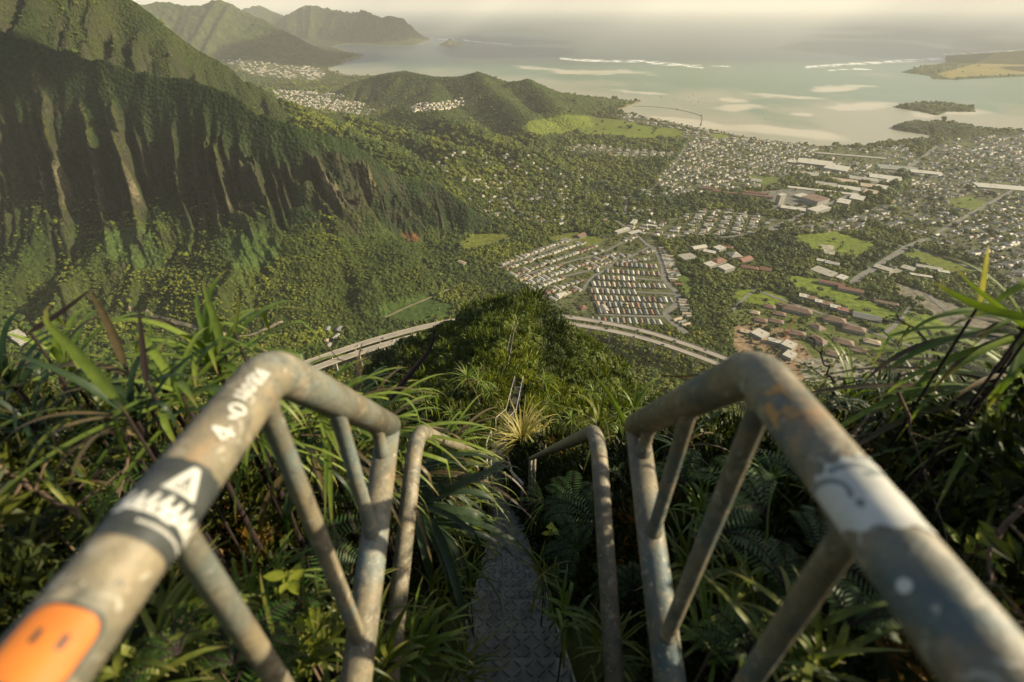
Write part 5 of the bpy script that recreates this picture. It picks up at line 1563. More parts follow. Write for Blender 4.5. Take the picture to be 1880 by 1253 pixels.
def circ(cx, cy, rx, ry, n=14, a0=0, a1=360):
    P = [(cx + rx * math.cos(R(a0 + (a1 - a0) * i / n)), cy + ry * math.sin(R(a0 + (a1 - a0) * i / n))) for i in range(n + 1)]
    return list(zip(P[:-1], P[1:]))
LE, LO, LB, LA, LR = near_rail(-1, 0.0, M_PL)
RE, RO, RB, RA, RR = near_rail(1, 0.003, M_PR)
def sdist(B, A, py): return (B.lerp(A, axis_at(B, A, py)) - A).length
# left: black band, triangle emblem, jagged lettering
s_a, s_b = sdist(LB, LA, 880), sdist(LB, LA, 1032)
jag = lambda u, v, f=0.03: f * math.sin(v * 23) + f * 0.6 * math.sin(v * 51 + 1)
bk = patch('black_sticker', LB, LA, LO, LR, s_a, s_b, -115, 95, lambda u, v: (0.03 + jag(u, v, 0.008)) < u < 0.97, M_BLK)
patch('triangle_emblem', LB, LA, LO, LR, s_a + (s_b - s_a) * 0.10, s_a + (s_b - s_a) * 0.43, -32, 24,
      lambda u, v: (abs(v - 0.5) < 0.5 * (0.2 + 0.8 * u)) and not strokes([((0.45, 0.5), (0.85, 0.3)), ((0.45, 0.5), (0.85, 0.7)), ((0.85, 0.3), (0.85, 0.7)), ((0.3, 0.5), (0.85, 0.5))], 0.022)(u, v), M_WHT, 0.0014)
def letters(u, v):
    k = int(v * 9); w = (v * 9) % 1
    h0 = 0.12 + 0.10 * ((k * 37) % 5) / 5; h1 = 0.86 - 0.10 * ((k * 53) % 4) / 4
    if not (h0 < u < h1): return False
    return w < 0.36 or (abs(u - (h0 + w * 0.6)) < 0.13) or (k % 2 == 0 and w > 0.62 and u > 0.45) or u > h1 - 0.1
patch('jagged_lettering', LB, LA, LO, LR, s_a + (s_b - s_a) * 0.44, s_a + (s_b - s_a) * 0.78, -95, 70, letters, M_WHT, 0.0014, 60, 150)
patch('thin_line_of_small_print', LB, LA, LO, LR, s_a + (s_b - s_a) * 0.80, s_a + (s_b - s_a) * 0.835, -85, 20, lambda u, v: (int(v * 60) % 3) > 0, M_WHT, 0.0014, 10, 200)
# left: white painted characters toward the bend
s1_, s2_ = sdist(LB, LA, 712), sdist(LB, LA, 770)
patch('painted_characters', LB, LA, LO, LR, s1_, s2_, -14, 38, strokes(
   circ(0.14, 0.42, 0.07, 0.2) + [((0.05, 0.2), (0.24, 0.75)), ((0.25, 0.2), (0.06, 0.75))] + circ(0.38, 0.35, 0.06, 0.13) + circ(0.38, 0.66, 0.07, 0.15) + circ(0.62, 0.5, 0.07, 0.25) + [((0.8, 0.25), (0.8, 0.8)), ((0.8, 0.3), (0.88, 0.42)), ((0.94, 0.3), (0.94, 0.75))], 0.035), M_WHT, 0.001, 150, 80)
s1_, s2_ = sdist(LB, LA, 775), sdist(LB, LA, 838)
patch('painted_characters', LB, LA, LO, LR, s1_, s2_, -24, 26, strokes(
   circ(0.16, 0.55, 0.11, 0.3) + [((0.36, 0.4), (0.44, 0.6)), ((0.74, 0.1), (0.8, 0.85)), ((0.8, 0.85), (0.95, 0.35)), ((0.66, 0.35), (0.9, 0.25))], 0.04), M_WHT, 0.001, 150, 80)
# left: orange sticker with a dark rim and two dashes
s1_, s2_ = sdist(LB, LA, 1150), sdist(LB, LA, 1310)
def rrect(u, v, i, r=0.22):
    x, y = abs(u - 0.5) - (0.5 - i - r), abs(v - 0.5) - (0.5 - i - r)
    return math.hypot(max(x, 0), max(y, 0)) < r
patch('orange_sticker', LB, LA, LO, LR, s1_, s2_, -34, 58, lambda u, v: rrect(u, v, 0.0), M_BLK, 0.0007)
patch('orange_face', LB, LA, LO, LR, s1_, s2_, -34, 58, lambda u, v: rrect(u, v, 0.06) and not strokes([((0.38, 0.36), (0.5, 0.36)), ((0.38, 0.66), (0.5, 0.66))], 0.035)(u, v), M_ORG, 0.0013, 90, 90)
# right: torn white sticker, two grey arcs and a dot
s1_, s2_ = sdist(RB, RA, 858), sdist(RB, RA, 1035)
def torn(u, v):
    if u < 0.10 + 0.06 * abs(math.sin(v * 16)) + 0.1 * v: return False
    if u > 0.93 - 0.25 * v * v + 0.02 * math.sin(v * 20): return False
    return 0.02 + 0.02 * math.sin(u * 17) < v < 0.97
arc = strokes(circ(0.28, 0.5, 0.10, 0.62, 16, 200, 340) + [((0.36, 0.04), (0.27, 0.3)), ((0.27, 0.3), (0.25, 0.6))] + circ(0.46, 0.98, 0.2, 0.42, 14, 150, 290), 0.028)
dot = lambda u, v: (u - 0.62) ** 2 / 0.0016 + (v - 0.55) ** 2 / 0.0022 < 1
patch('torn_white_sticker', RB, RA, RO, RR, s1_, s2_, -78, 62, lambda u, v: torn(u, v) and not arc(u, v) and not dot(u, v), M_WHT, 0.001, 110, 110)
patch('sticker_drawing', RB, RA, RO, RR, s1_, s2_, -78, 62, lambda u, v: torn(u, v) and (arc(u, v) or dot(u, v)), M_GRY, 0.001, 110, 110)
s1_, s2_ = sdist(RB, RA, 1085), sdist(RB, RA, 1112)
patch('white_paint_spot', RB, RA, RO, RR, s1_, s2_, 8, 32, lambda u, v: (u - 0.5) ** 2 + (v - 0.5) ** 2 < 0.2, M_WHT, 0.0009, 24, 24)
s1_, s2_ = sdist(RB, RA, 742), sdist(RB, RA, 800)
M_RUST = plain('rusty_primer', (0.5, 0.28, 0.09), 0.7, (0.36, 0.22, 0.1), 50)
patch('rust_blotch', RB, RA, RO, RR, s1_, s2_, -20, 40, lambda u, v: fb1(u * 3.3 + 2, v * 3.1) > 0.56, M_RUST, 0.0006, 60, 60)
# the hoop rails of the next flight
def hoop(side, lb):
    cx = -0.010
    bend = cw3(side * 0.272 + cx - (0.010 if side < 0 else 0), 0.272, 1.48)
    far = cw3(side * 0.25 - 0.02, 1.46, 6.0)
    fd = (cw3(side * 0.262 + cx - (0.028 if side < 0 else 0), 0.80, 1.20) - bend).normalized()
    foot = bend + fd * 1.15
    o = foot.copy(); e = empty('handrail', o); tag(e, lb, 'handrail', 'bent hoop rails of the first flight')
    b = MB(); b.tube([p - o for p in fillet([foot, bend, far], 0.12, 9)], 0.0245, 20); b.build('rail', M_RAILN, e, True)
    for t in (0.985,):
        p = bend.lerp(far, t); b = MB(); b.tube([p - o, p - o + Vector((0, -0.15, -1.25))], 0.024, 12); b.build('post', M_RAILN, e, True)
    p = bend.lerp(far, 0.8) + Vector((0, 0, 0)); b = MB(); b.tube([p - o, p - o + Vector((0, -0.12, -1.2))], 0.02, 12); b.build('post', M_RAILN, e, True)
M_RAILN = pipe_mat('bare_weathered_pipe', (0.26, 0.23, 0.175), 5.0)
hoop(-1, 'left bent pipe hoop just past the near rail, swallowed by strap leaves')
hoop(1, 'right bent pipe hoop just past the near rail')

# ------------------------------------------------------------------ near plants
def plantmat(name, a, b, tip=None, trans=0.35, rough=0.45):
    m, nt, bs = nodes(name)
    at_ = N(nt, 'ShaderNodeAttribute', attribute_name='shade'); t2 = N(nt, 'ShaderNodeAttribute', attribute_name='along')
    c = rgb(nt, a, b, at_.outputs['Fac'])
    nz = noise(nt, 60, 3, 0.6)
    c = mul(nt, c, rgb(nt, (0.75, 0.8, 0.7), (1.2, 1.15, 1.1), ramp(nt, nz, 0.3, 0.7)))
    if tip: c = rgb(nt, c, tip, ramp(nt, t2.outputs['Fac'], 0.8, 1.0))
    nt.links.new(c, bs.inputs['Base Color']); bs.inputs['Roughness'].default_value = rough; bs.inputs['Specular IOR Level'].default_value = 0.4
    tr = N(nt, 'ShaderNodeBsdfTranslucent'); nt.links.new(mul(nt, c, (1.3, 1.4, 0.5)), tr.inputs[0])
    mx = N(nt, 'ShaderNodeMixShader', i_0=trans); nt.links.new(bs.outputs[0], mx.inputs[1]); nt.links.new(tr.outputs[0], mx.inputs[2])
    nt.links.new(mx.outputs[0], nt.nodes['Material Output'].inputs[0])
    return m
M_STRAP = plantmat('strap_leaf', (0.05, 0.10, 0.02), (0.19, 0.25, 0.042), (0.24, 0.2, 0.06))
M_STRAPB = plantmat('blue_green_strap_leaf', (0.014, 0.034, 0.016), (0.045, 0.075, 0.032), (0.12, 0.1, 0.04))
M_DRY = plantmat('dry_strap_leaf', (0.035, 0.026, 0.015), (0.12, 0.09, 0.042), None, 0.15)
M_GRASS = plantmat('grass_blade', (0.05, 0.085, 0.014), (0.19, 0.205, 0.04), (0.22, 0.18, 0.06))
M_PALE = plantmat('pale_dry_grass', (0.2, 0.19, 0.05), (0.42, 0.36, 0.13), (0.45, 0.38, 0.2))
M_FERN = plantmat('fern_frond', (0.018, 0.046, 0.012), (0.06, 0.115, 0.028), None, 0.3)
M_LEAFY = plantmat('bright_leaf', (0.16, 0.23, 0.025), (0.42, 0.44, 0.06), None, 0.4)
M_SHRUB = plantmat('dark_shrub_leaf', (0.012, 0.026, 0.008), (0.04, 0.065, 0.016), None, 0.3)
M_TWIG = plain('dry_twig', (0.16, 0.11, 0.07), 0.9, (0.08, 0.055, 0.04), 30)
M_DARKTWIG = plain('dark_stem', (0.03, 0.02, 0.018), 0.9)
class Leaf:
    def __init__(s): s.V = []; s.F = []; s.S = []; s.A = []
    def strap(s, root, az, el, L, w, droop, sh, n=12, fold=0.25, twist=0.0, kink=None):
        p = Vector(root); a, e = az, el; pts = [p.copy()]; dirs = []
        for i in range(n):
            t = (i + 0.5) / n
            d = Vector((math.cos(e) * math.sin(a), math.cos(e) * math.cos(a), math.sin(e))); dirs.append(d)
            p = p + d * (L / n); pts.append(p.copy())
            e -= droop / n * (0.5 + 1.2 * t); a += twist / n
            if kink and abs(t - kink) < 0.5 / n: e -= 1.1
            e = max(e, -1.5)
        dirs.append(dirs[-1]); k0 = len(s.V)
        for i, q in enumerate(pts):
            t = i / n; d = dirs[i]; side = d.cross(Vector((0, 0, 1)))
            side = side.normalized() if side.length > 1e-3 else Vector((1, 0, 0)); up = side.cross(d).normalized()
            ww = w * 0.5 * min(1, (t * 7 + 0.45)) * (1 - t ** 3.2) + 0.0006
            s.V += [q - side * ww + up * ww * fold, q, q + side * ww + up * ww * fold]
            s.S += [sh, min(1, sh + 0.18), sh]; s.A += [t] * 3
        for i in range(n):
            a0 = k0 + i * 3
            s.F += [(a0, a0 + 1, a0 + 4, a0 + 3), (a0 + 1, a0 + 2, a0 + 5, a0 + 4)]
    def blade(s, p, d, nrm, L, w, sh, cup=0.15):
        p = Vector(p); d = Vector(d).normalized(); side = d.cross(nrm).normalized(); up = side.cross(d)
        k = len(s.V)
        prof = [(0, 0.12), (0.25, 0.85), (0.5, 1.0), (0.78, 0.62), (1, 0.02)]
        for t, ww in prof:
            q = p + d * L * t + up * (cup * L * (t - t * t * 1.4)); o = side * w * 0.5 * ww
            s.V += [q - o + up * w * 0.12, q, q + o + up * w * 0.12]; s.S += [sh, min(1, sh + 0.2), sh]; s.A += [t * 0.7] * 3
        for i in range(len(prof) - 1):
            a0 = k + i * 3; s.F += [(a0, a0 + 1, a0 + 4, a0 + 3), (a0 + 1, a0 + 2, a0 + 5, a0 + 4)]
    def build(s, name, m, parent, o):
        me = mesh(name, [v - o for v in s.V], np.array(s.F), True)
        setshade(me, s.S)
        a = me.attributes.new('along', 'FLOAT', 'POINT'); a.data.foreach_set('value', np.array(s.A, dtype=np.float32))
        return link(name, me, m, parent)
def ground_at(x, y): return float(hridge(x, y))
def rosette(px, py, d, n, L, w, lb, m=None, lean=(0, 0), droop=(1.2, 2.4), el=(0.5, 1.4), azr=None, seed=0, cat='strap leaved plant', name='strap_leaf_plant', grp='strap leaved plants around the stairs', dry=0.12, stemr=0.014, fold=0.25, sh=(0.1, 0.9)):
    r = random.Random(seed * 101 + n)
    c = atd(px, py, d); g = min(ground_at(c.x, c.y), c.z - 0.05)
    o = Vector((c.x, c.y, g)); e = empty(name, o); tag(e, lb, cat, grp)
    lf = Leaf(); dr = Leaf()
    for i in range(n):
        t = i / max(1, n - 1)
        az = i * 2.399 + r.uniform(-0.3, 0.3) if azr is None else R(r.uniform(*azr))
        ee = el[1] * (1 - t) + el[0] * t + r.uniform(-0.15, 0.15)
        tgt = dr if r.random() < dry * (0.3 + 1.4 * t) else lf
        tgt.strap(c + Vector((0, 0, -0.10 * t * min(1, L))), az, ee, L * r.uniform(0.55, 1.15) * (0.75 + 0.35 * t), w * r.uniform(0.45, 0.95), r.uniform(*droop), r.uniform(*sh), 14, fold, r.uniform(-0.5, 0.5), r.choice([None, None, None, None, 0.55, 0.7]))
    if lf.V: lf.build('foliage', m or M_STRAP, e, o)
    if dr.V: dr.build('dry_leaves', M_DRY, e, o)
    b = MB(); b.tube([(0, 0, -0.1), ((c.x - o.x) * 0.5, 0, (c.z - g) * 0.5), c - o], [stemr * 0.6, stemr * 0.5, stemr * 0.4], 8); b.build('stem', M_DARKTWIG, e)
    return e
rosette(395, 668, 1.15, 34, 0.40, 0.021, 'largest bright strap leaved plant rising behind the left rail bend', seed=1, droop=(1.3, 2.5), el=(0.25, 1.45))
rosette(330, 720, 1.0, 18, 0.36, 0.021, 'strap leaved plant spreading below the tall one on the left', seed=2, droop=(1.0, 2.0), el=(0.1, 1.0))
rosette(125, 680, 1.2, 16, 0.30, 0.02, 'small strap leaved plant near the left edge', seed=3)
rosette(20, 700, 1.1, 14, 0.34, 0.024, 'strap leaved plant cut by the left edge of the view', seed=4, m=M_STRAPB)
rosette(585, 765, 1.35, 24, 0.36, 0.018, 'strap leaved plant behind the left rail, arching toward the stairs', seed=5, azr=(10, 150), droop=(1.2, 2.4), el=(0.2, 1.2), dry=0.25)
rosette(660, 800, 1.7, 28, 0.52, 0.022, 'long pale leaved clump sweeping from the left rail end', seed=6, azr=(30, 140), droop=(1.3, 2.3), el=(0.2, 1.1), dry=0.22)
rosette(560, 820, 1.35, 18, 0.36, 0.024, 'green strap leaves hanging under the left rail', seed=7, m=M_STRAPB, droop=(1.6, 2.6), el=(0.0, 0.9))
rosette(745, 870, 1.9, 28, 0.60, 0.022, 'dense blue green strap leaves drooping over the stairs', seed=8, m=M_STRAPB, azr=(60, 150), droop=(1.2, 2.2), el=(0.0, 0.8), dry=0.2)
rosette(765, 930, 1.7, 16, 0.55, 0.034, 'broad blue green straps crossing the left hoop', seed=9, m=M_STRAPB, azr=(70, 165), droop=(1.3, 2.0), el=(0.1, 0.6), dry=0.05, fold=0.35)
rosette(800, 840, 2.6, 24, 0.6, 0.022, 'olive strap leaves beyond the left hoop', seed=10, azr=(30, 150), droop=(1.3, 2.3), el=(0.1, 1.1), dry=0.2)
rosette(480, 725, 1.5, 14, 0.36, 0.018, 'thin yellow green strap plant above the left rail bend', seed=11, azr=(30, 150), droop=(0.8, 1.8), el=(0.2, 0.9), dry=0.1)
rosette(250, 770, 0.95, 14, 0.30, 0.019, 'shaded strap plant between the tall one and the near rail', seed=12, m=M_STRAPB)
rosette(1890, 600, 1.1, 20, 0.40, 0.024, 'yellow green straps reaching in from the right edge', seed=13, azr=(-150, -60), droop=(0.5, 1.6), el=(0.0, 0.9), dry=0.15)
rosette(1880, 700, 1.2, 22, 0.55, 0.022, 'long grey green straps lying across the right bank', seed=14, azr=(-125, -60), droop=(0.8, 1.6), el=(0.1, 0.7), dry=0.25)
rosette(1700, 720, 1.6, 18, 0.45, 0.02, 'dark tangle of straps in the middle of the right bank', seed=15, azr=(-130, 60), droop=(1.0, 2.0), el=(0.1, 0.9), dry=0.3, m=M_STRAPB)
rosette(1560, 730, 1.9, 14, 0.42, 0.017, 'small strap plant beside the right rail', seed=16, dry=0.3)
rosette(1100, 775, 2.6, 14, 0.36, 0.018, 'upright grass like plant left of the right rail end', seed=17, el=(0.6, 1.4), droop=(0.8, 1.9), m=M_GRASS, dry=0.1)
rosette(1165, 750, 3.2, 10, 0.4, 0.02, 'taller grass like plant behind the right rail end', seed=18, el=(0.5, 1.3), droop=(0.8, 1.9), dry=0.15)
rosette(958, 818, 12.0, 190, 1.5, 0.05, 'big pale yellow grass clump in the middle beyond the stairs', seed=19, m=M_PALE, el=(0.2, 1.5), droop=(1.0, 2.2), dry=0.0, cat='grass clump', name='grass_clump', sh=(0.5, 1.0))
rosette(985, 812, 12.5, 90, 1.2, 0.045, 'smaller pale grass clump right of the big one', seed=20, m=M_PALE, el=(0.2, 1.4), droop=(1.0, 2.2), dry=0.0, cat='grass clump', name='grass_clump', sh=(0.4, 1.0))
rosette(858, 692, 19, 34, 1.2, 0.05, 'star shaped pale strap plant left of the middle stairs', seed=21, el=(0.0, 1.4), droop=(0.6, 1.5), dry=0.1, sh=(0.5, 1))
rosette(880, 698, 20, 24, 1.0, 0.05, 'second star shaped strap plant nearer the middle stairs', seed=22, el=(0.0, 1.4), droop=(0.6, 1.5), dry=0.1, sh=(0.4, 1))
k = 60
for px, py, d, L, n, a0, a1, lb in ((300, 690, 1.25, 0.34, 30, -60, 120, 'fine leaved arching clump left of the bright plant'), (200, 740, 1.05, 0.32, 26, 0, 360, 'fine leaved clump in the middle of the left bank'), (60, 760, 1.0, 0.3, 26, 0, 360, 'fine leaved clump low at the left edge'),
      (470, 780, 1.2, 0.34, 26, 0, 160, 'fine leaved clump tucked under the left bend'), (620, 860, 1.5, 0.42, 30, 20, 150, 'fine leaved clump behind the left balusters'), (700, 900, 1.8, 0.45, 30, 40, 150, 'fine leaved clump behind the left post'), (780, 960, 2.0, 0.5, 30, 50, 140, 'fine dark blades hanging over the treads'),
      (790, 880, 2.4, 0.55, 34, 50, 150, 'fine olive blades leaning over the upper treads'), (850, 900, 3.2, 0.5, 26, 40, 150, 'fine blades shading the far treads'), (1000, 900, 3.6, 0.4, 20, -150, -30, 'thin blades right of the far treads'), (1480, 740, 1.7, 0.34, 22, -150, 90, 'fine leaved clump beside the right bend'),
      (1620, 740, 1.5, 0.36, 24, -150, 90, 'fine leaved clump on the right bank by the green'), (1760, 760, 1.3, 0.36, 26, -150, 60, 'fine leaved clump far out on the right bank'), (1850, 800, 1.1, 0.34, 24, -150, 0, 'fine leaved clump at the right edge'), (1250, 800, 2.1, 0.34, 22, 0, 360, 'fine leaved clump behind the right balusters'),
      (1420, 860, 1.5, 0.3, 22, 0, 360, 'fine leaved clump behind the long right baluster'), (90, 860, 0.95, 0.28, 22, 0, 360, 'shaded fine leaved clump in the left bank'), (650, 700, 2.1, 0.4, 24, 0, 150, 'fine leaved clump in front of the viaduct arc')):
    rosette(px, py + 20, d, n, L, 0.0095, lb, seed=k, azr=(a0, a1), el=(0.1, 1.2), droop=(1.4, 2.7), dry=0.1, m=[M_STRAP, M_GRASS, M_STRAPB][k % 3], cat='grass clump', name='grass_clump', grp='fine leaved clumps on both banks'); k += 1
k = 23
for px, py, d, lb in ((1010, 742, 17, 'pale strap plant right of the middle stairs'), (1050, 770, 14, 'pale strap plant lower right of the middle stairs'), (830, 760, 13, 'strap plant on the slope left of the grass clump'), (1090, 720, 22, 'dry strap plant on the right shoulder'),
                      (780, 740, 9, 'strap plant above the left hoop'), (1000, 700, 26, 'strap plant on the crest right of the stairs'), (900, 720, 22, 'strap plant hugging the left rail of the middle stairs'), (1140, 800, 6, 'strap plant low behind the right rail end'), (860, 800, 8, 'strap plant under the grass clump')):
    rosette(px, py, d, 24, 0.036 * d + 0.12, 0.0022 * d + 0.008, lb, seed=k, el=(0.1, 1.4), droop=(0.8, 2.0), dry=0.15, sh=(0.3, 1)); k += 1
# single tall leaves seen against the valley
def lone(pts, w, m, lb, name='leaf_blade', cat='leaf'):
    P = [atd(*p) for p in pts]; P = smooth_line(P, (P[0] - P[-1]).length / 14)
    g = P[0].copy(); o = Vector((g.x, g.y, ground_at(g.x, g.y)))
    e = empty(name, o); tag(e, lb, cat, 'single long leaves standing out against the view')
    lf = Leaf(); n = len(P) - 1; k0 = 0
    for i, q in enumerate(P):
        t = i / n; d = (P[min(i + 1, n)] - P[max(i - 1, 0)]).normalized(); vw = (q - Vector((0, 0, HC))).normalized()
        side = d.cross(vw).normalized(); side = (side + 0.5 * vw).normalized(); ww = w * 0.5 * min(1, 0.5 + 3 * t) * (1 - t ** 3) + 0.0005
        lf.V += [q - side * ww, q + vw * ww * 0.3, q + side * ww]; lf.S += [0.5, 0.8, 0.5]; lf.A += [t] * 3
    for i in range(n): a0 = i * 3; lf.F += [(a0, a0 + 1, a0 + 4, a0 + 3), (a0 + 1, a0 + 2, a0 + 5, a0 + 4)]
    lf.build('blade', m, e, o)
    b = MB(); b.tube([(0, 0, -0.05), P[0] - o], 0.003, 6); b.build('stalk', M_DARKTWIG, e)
lone([(215, 735, 0.8), (150, 660, 0.8), (85, 590, 0.8), (92, 560, 0.8)], 0.020, M_STRAP, 'out of focus folded pale leaf standing at the far left')
lone([(228, 668, 0.95), (205, 610, 0.95), (180, 560, 0.95), (163, 530, 0.95)], 0.017, M_DRY, 'brown edged pointed leaf crossing the dark one on the left')
lone([(55, 610, 0.95), (110, 575, 0.95), (165, 533, 0.95)], 0.010, M_DARKTWIG, 'dark leaf slanting up to the pointed brown one')
lone([(408, 640, 1.1), (398, 600, 1.1), (380, 545, 1.1), (372, 515, 1.1)], 0.019, M_STRAP, 'tallest bright upright leaf over the left rail')
lone([(430, 610, 1.1), (436, 575, 1.1), (440, 545, 1.1)], 0.008, M_GRASS, 'short thin yellow leaf right of the tallest one')
lone([(268, 700, 0.9), (260, 620, 0.9), (254, 562, 0.9)], 0.011, M_DARKTWIG, 'straight dark stalk left of the bright plant', 'dead_stalk', 'stalk')
lone([(1798, 560, 1.0), (1805, 520, 1.0), (1815, 450, 1.0)], 0.010, M_PALE, 'pale dry upright leaf near the right edge')
lone([(1895, 585, 0.8), (1820, 570, 0.8), (1760, 545, 0.8), (1715, 518, 0.8)], 0.015, M_STRAP, 'long yellow tipped leaf pointing left at the right edge')
lone([(1895, 610, 0.9), (1830, 560, 0.9), (1780, 520, 0.9), (1757, 492, 0.9)], 0.010, M_STRAP, 'green leaf rising left at the right edge')
lone([(715, 735, 1.6), (750, 690, 1.6), (790, 640, 1.6), (800, 600, 1.6)], 0.022, M_DARKTWIG, 'blurred dark leaf leaning across the ridge flank')
lone([(1160, 800, 1.8), (1125, 735, 1.8), (1100, 700, 1.8), (1085, 680, 1.8)], 0.020, M_STRAP, 'curved grass leaf left of the right rail')
lone([(1290, 690, 1.2), (1250, 692, 1.2), (1212, 690, 1.2)], 0.007, M_DRY, 'tiny pale leaf tip beside the right rail')
# grass, ferns, sprigs, twigs ---------------------------------------------
def fern(px, py, d, L, az, lb, seed):
    r = random.Random(seed); c = atd(px, py, d); g = ground_at(c.x, c.y); c.z = max(c.z, g + 0.02)
    o = Vector((c.x, c.y, min(g, c.z))); e = empty('fern', o); tag(e, lb, 'fern', 'ferns growing between and beside the rails')
    nf = 7
    for f in range(nf):
        lf = Leaf(); a = R(az) + (f - 3) * r.uniform(0.3, 0.6); el = r.uniform(0.5, 0.9); p = c.copy(); n = 17; pts = [p.copy()]; l = L * r.uniform(0.5, 0.85)
        for i in range(n):
            d_ = Vector((math.cos(el) * math.sin(a), math.cos(el) * math.cos(a), math.sin(el))); p = p + d_ * l / n; pts.append(p.copy()); el -= 1.7 / n
            t = (i + 1) / n; pl = l * 0.2 * math.sin(math.pi * (0.12 + 0.85 * (1 - t)) ) * (1 if t > 0.1 else 0.3)
            side = d_.cross(Vector((0, 0, 1))).normalized(); up = side.cross(d_).normalized()
            for s in (-1, 1):
                dd = side * s + d_ * 0.35 - up * 0.15
                lf.blade(p, dd, up, pl + 0.003, l / n * 0.42, r.uniform(0.1, 0.9), 0.0)
        lf.build('frond', M_FERN, e, o)
        b = MB(); b.tube([q - o for q in pts], [0.0014 * (1 - i / len(pts)) + 0.0005 for i in range(len(pts))], 5); b.build('frond_stem', M_DARKTWIG, e)
for i, (px, py, d, L, az, lb) in enumerate(((1090, 960, 1.9, 0.32, -60, 'largest dark fern reaching over the stairs from the right hoop'), (1060, 1010, 2.0, 0.28, -80, 'lower fern beside the steps'), (1050, 930, 2.6, 0.32, -20, 'fern behind the right hoop'), (1400, 940, 1.0, 0.22, -40, 'fern seen under the right rail'),
        (1440, 1080, 0.95, 0.2, 20, 'bright fern low under the right rail'), (1330, 980, 1.3, 0.22, 60, 'fern between the right balusters'), (1500, 1020, 0.95, 0.22, 80, 'fern at the lower right under the pipe'), (1250, 890, 1.7, 0.25, 0, 'fern behind the right post'), (1560, 1150, 0.8, 0.18, 40, 'fern in the bottom right corner'),
        (560, 1000, 1.1, 0.2, 60, 'fern between the left balusters'), (480, 1180, 0.9, 0.18, 100, 'fern low under the left rail'), (640, 930, 1.5, 0.22, 30, 'fern behind the left post'), (430, 1220, 0.8, 0.16, 0, 'fern at the bottom left'), (330, 1200, 0.75, 0.15, -60, 'small fern beneath the orange sticker'), (1380, 1200, 0.9, 0.18, -30, 'fern near the bottom right'),
        (1160, 1080, 1.6, 0.2, -40, 'fern at the foot of the right hoop'), (1480, 900, 1.3, 0.3, 10, 'fern behind the torn sticker'), (1700, 960, 1.2, 0.3, 120, 'shaded fern on the right bank'), (160, 900, 1.0, 0.26, 60, 'shaded fern on the left bank'))):
    fern(px, py, d, L, az, lb, 300 + i)
def tuft(px, py, d, n, L, lb, m, seed, w=0.006):
    r = random.Random(seed); c = atd(px, py, d); g = ground_at(c.x, c.y)
    if c.z < g: c.z = g + 0.01
    o = Vector((c.x, c.y, min(g, c.z))); e = empty('grass_tuft', o); tag(e, lb, 'grass tuft', 'tufts of coarse grass by the stairs')
    lf = Leaf()
    for i in range(n):
        q = c + Vector((r.gauss(0, 0.02), r.gauss(0, 0.02), r.uniform(-0.05, 0.02)))
        lf.strap(q, r.uniform(0, 6.28), r.uniform(0.3, 1.4), L * r.uniform(0.5, 1.2), w * r.uniform(0.7, 1.6), r.uniform(0.8, 2.3), r.random(), 8, 0.2, r.uniform(-0.4, 0.4))
    lf.build('foliage', m, e, o)
    b = MB(); b.tube([(0, 0, -0.06), c - o + Vector((0, 0, 0.001))], 0.004, 5); b.build('stem', M_TWIG, e)
TU = [(800, 1110, 1.6, 40, 0.2, 'sunlit tuft left of the lowest treads'), (760, 1200, 1.3, 46, 0.2, 'broad bladed tuft at the foot of the left post'), (560, 1200, 0.95, 46, 0.18, 'grass tuft under the left balusters'), (700, 1230, 1.15, 40, 0.18, 'grass tuft beside the left post base'),
      (470, 1090, 1.0, 36, 0.16, 'grass tuft below the yellow leaves'), (330, 1140, 0.9, 40, 0.16, 'grass tuft behind the orange sticker'), (840, 1240, 1.4, 36, 0.18, 'tuft at the bottom edge left of the stairs'), (1040, 1130, 1.6, 30, 0.16, 'thin tuft at the right edge of the stairs'),
      (1120, 1190, 1.4, 34, 0.16, 'tuft between the right hoop and the stairs'), (1260, 1060, 1.4, 30, 0.2, 'tuft behind the right post'), (1320, 1170, 1.0, 34, 0.18, 'brownish tuft between the right balusters'), (1500, 1230, 0.8, 34, 0.18, 'tuft at the bottom under the right pipe'),
      (1370, 1090, 1.1, 30, 0.2, 'tuft behind the second right baluster'), (1290, 940, 1.7, 30, 0.2, 'tuft high behind the right post'), (620, 1120, 1.2, 36, 0.18, 'tuft between left baluster and post'), (240, 1240, 0.75, 36, 0.16, 'tuft in the lower left corner'), (860, 1060, 2.2, 30, 0.2, 'tuft leaning on the third tread'), (1000, 1060, 2.3, 24, 0.18, 'tuft right of the middle treads')]
for i, (px, py, d, n, L, lb) in enumerate(TU): tuft(px, py, d, n, L, lb, [M_GRASS, M_STRAP, M_GRASS][i % 3], 500 + i, 0.009 if i % 2 else 0.006)
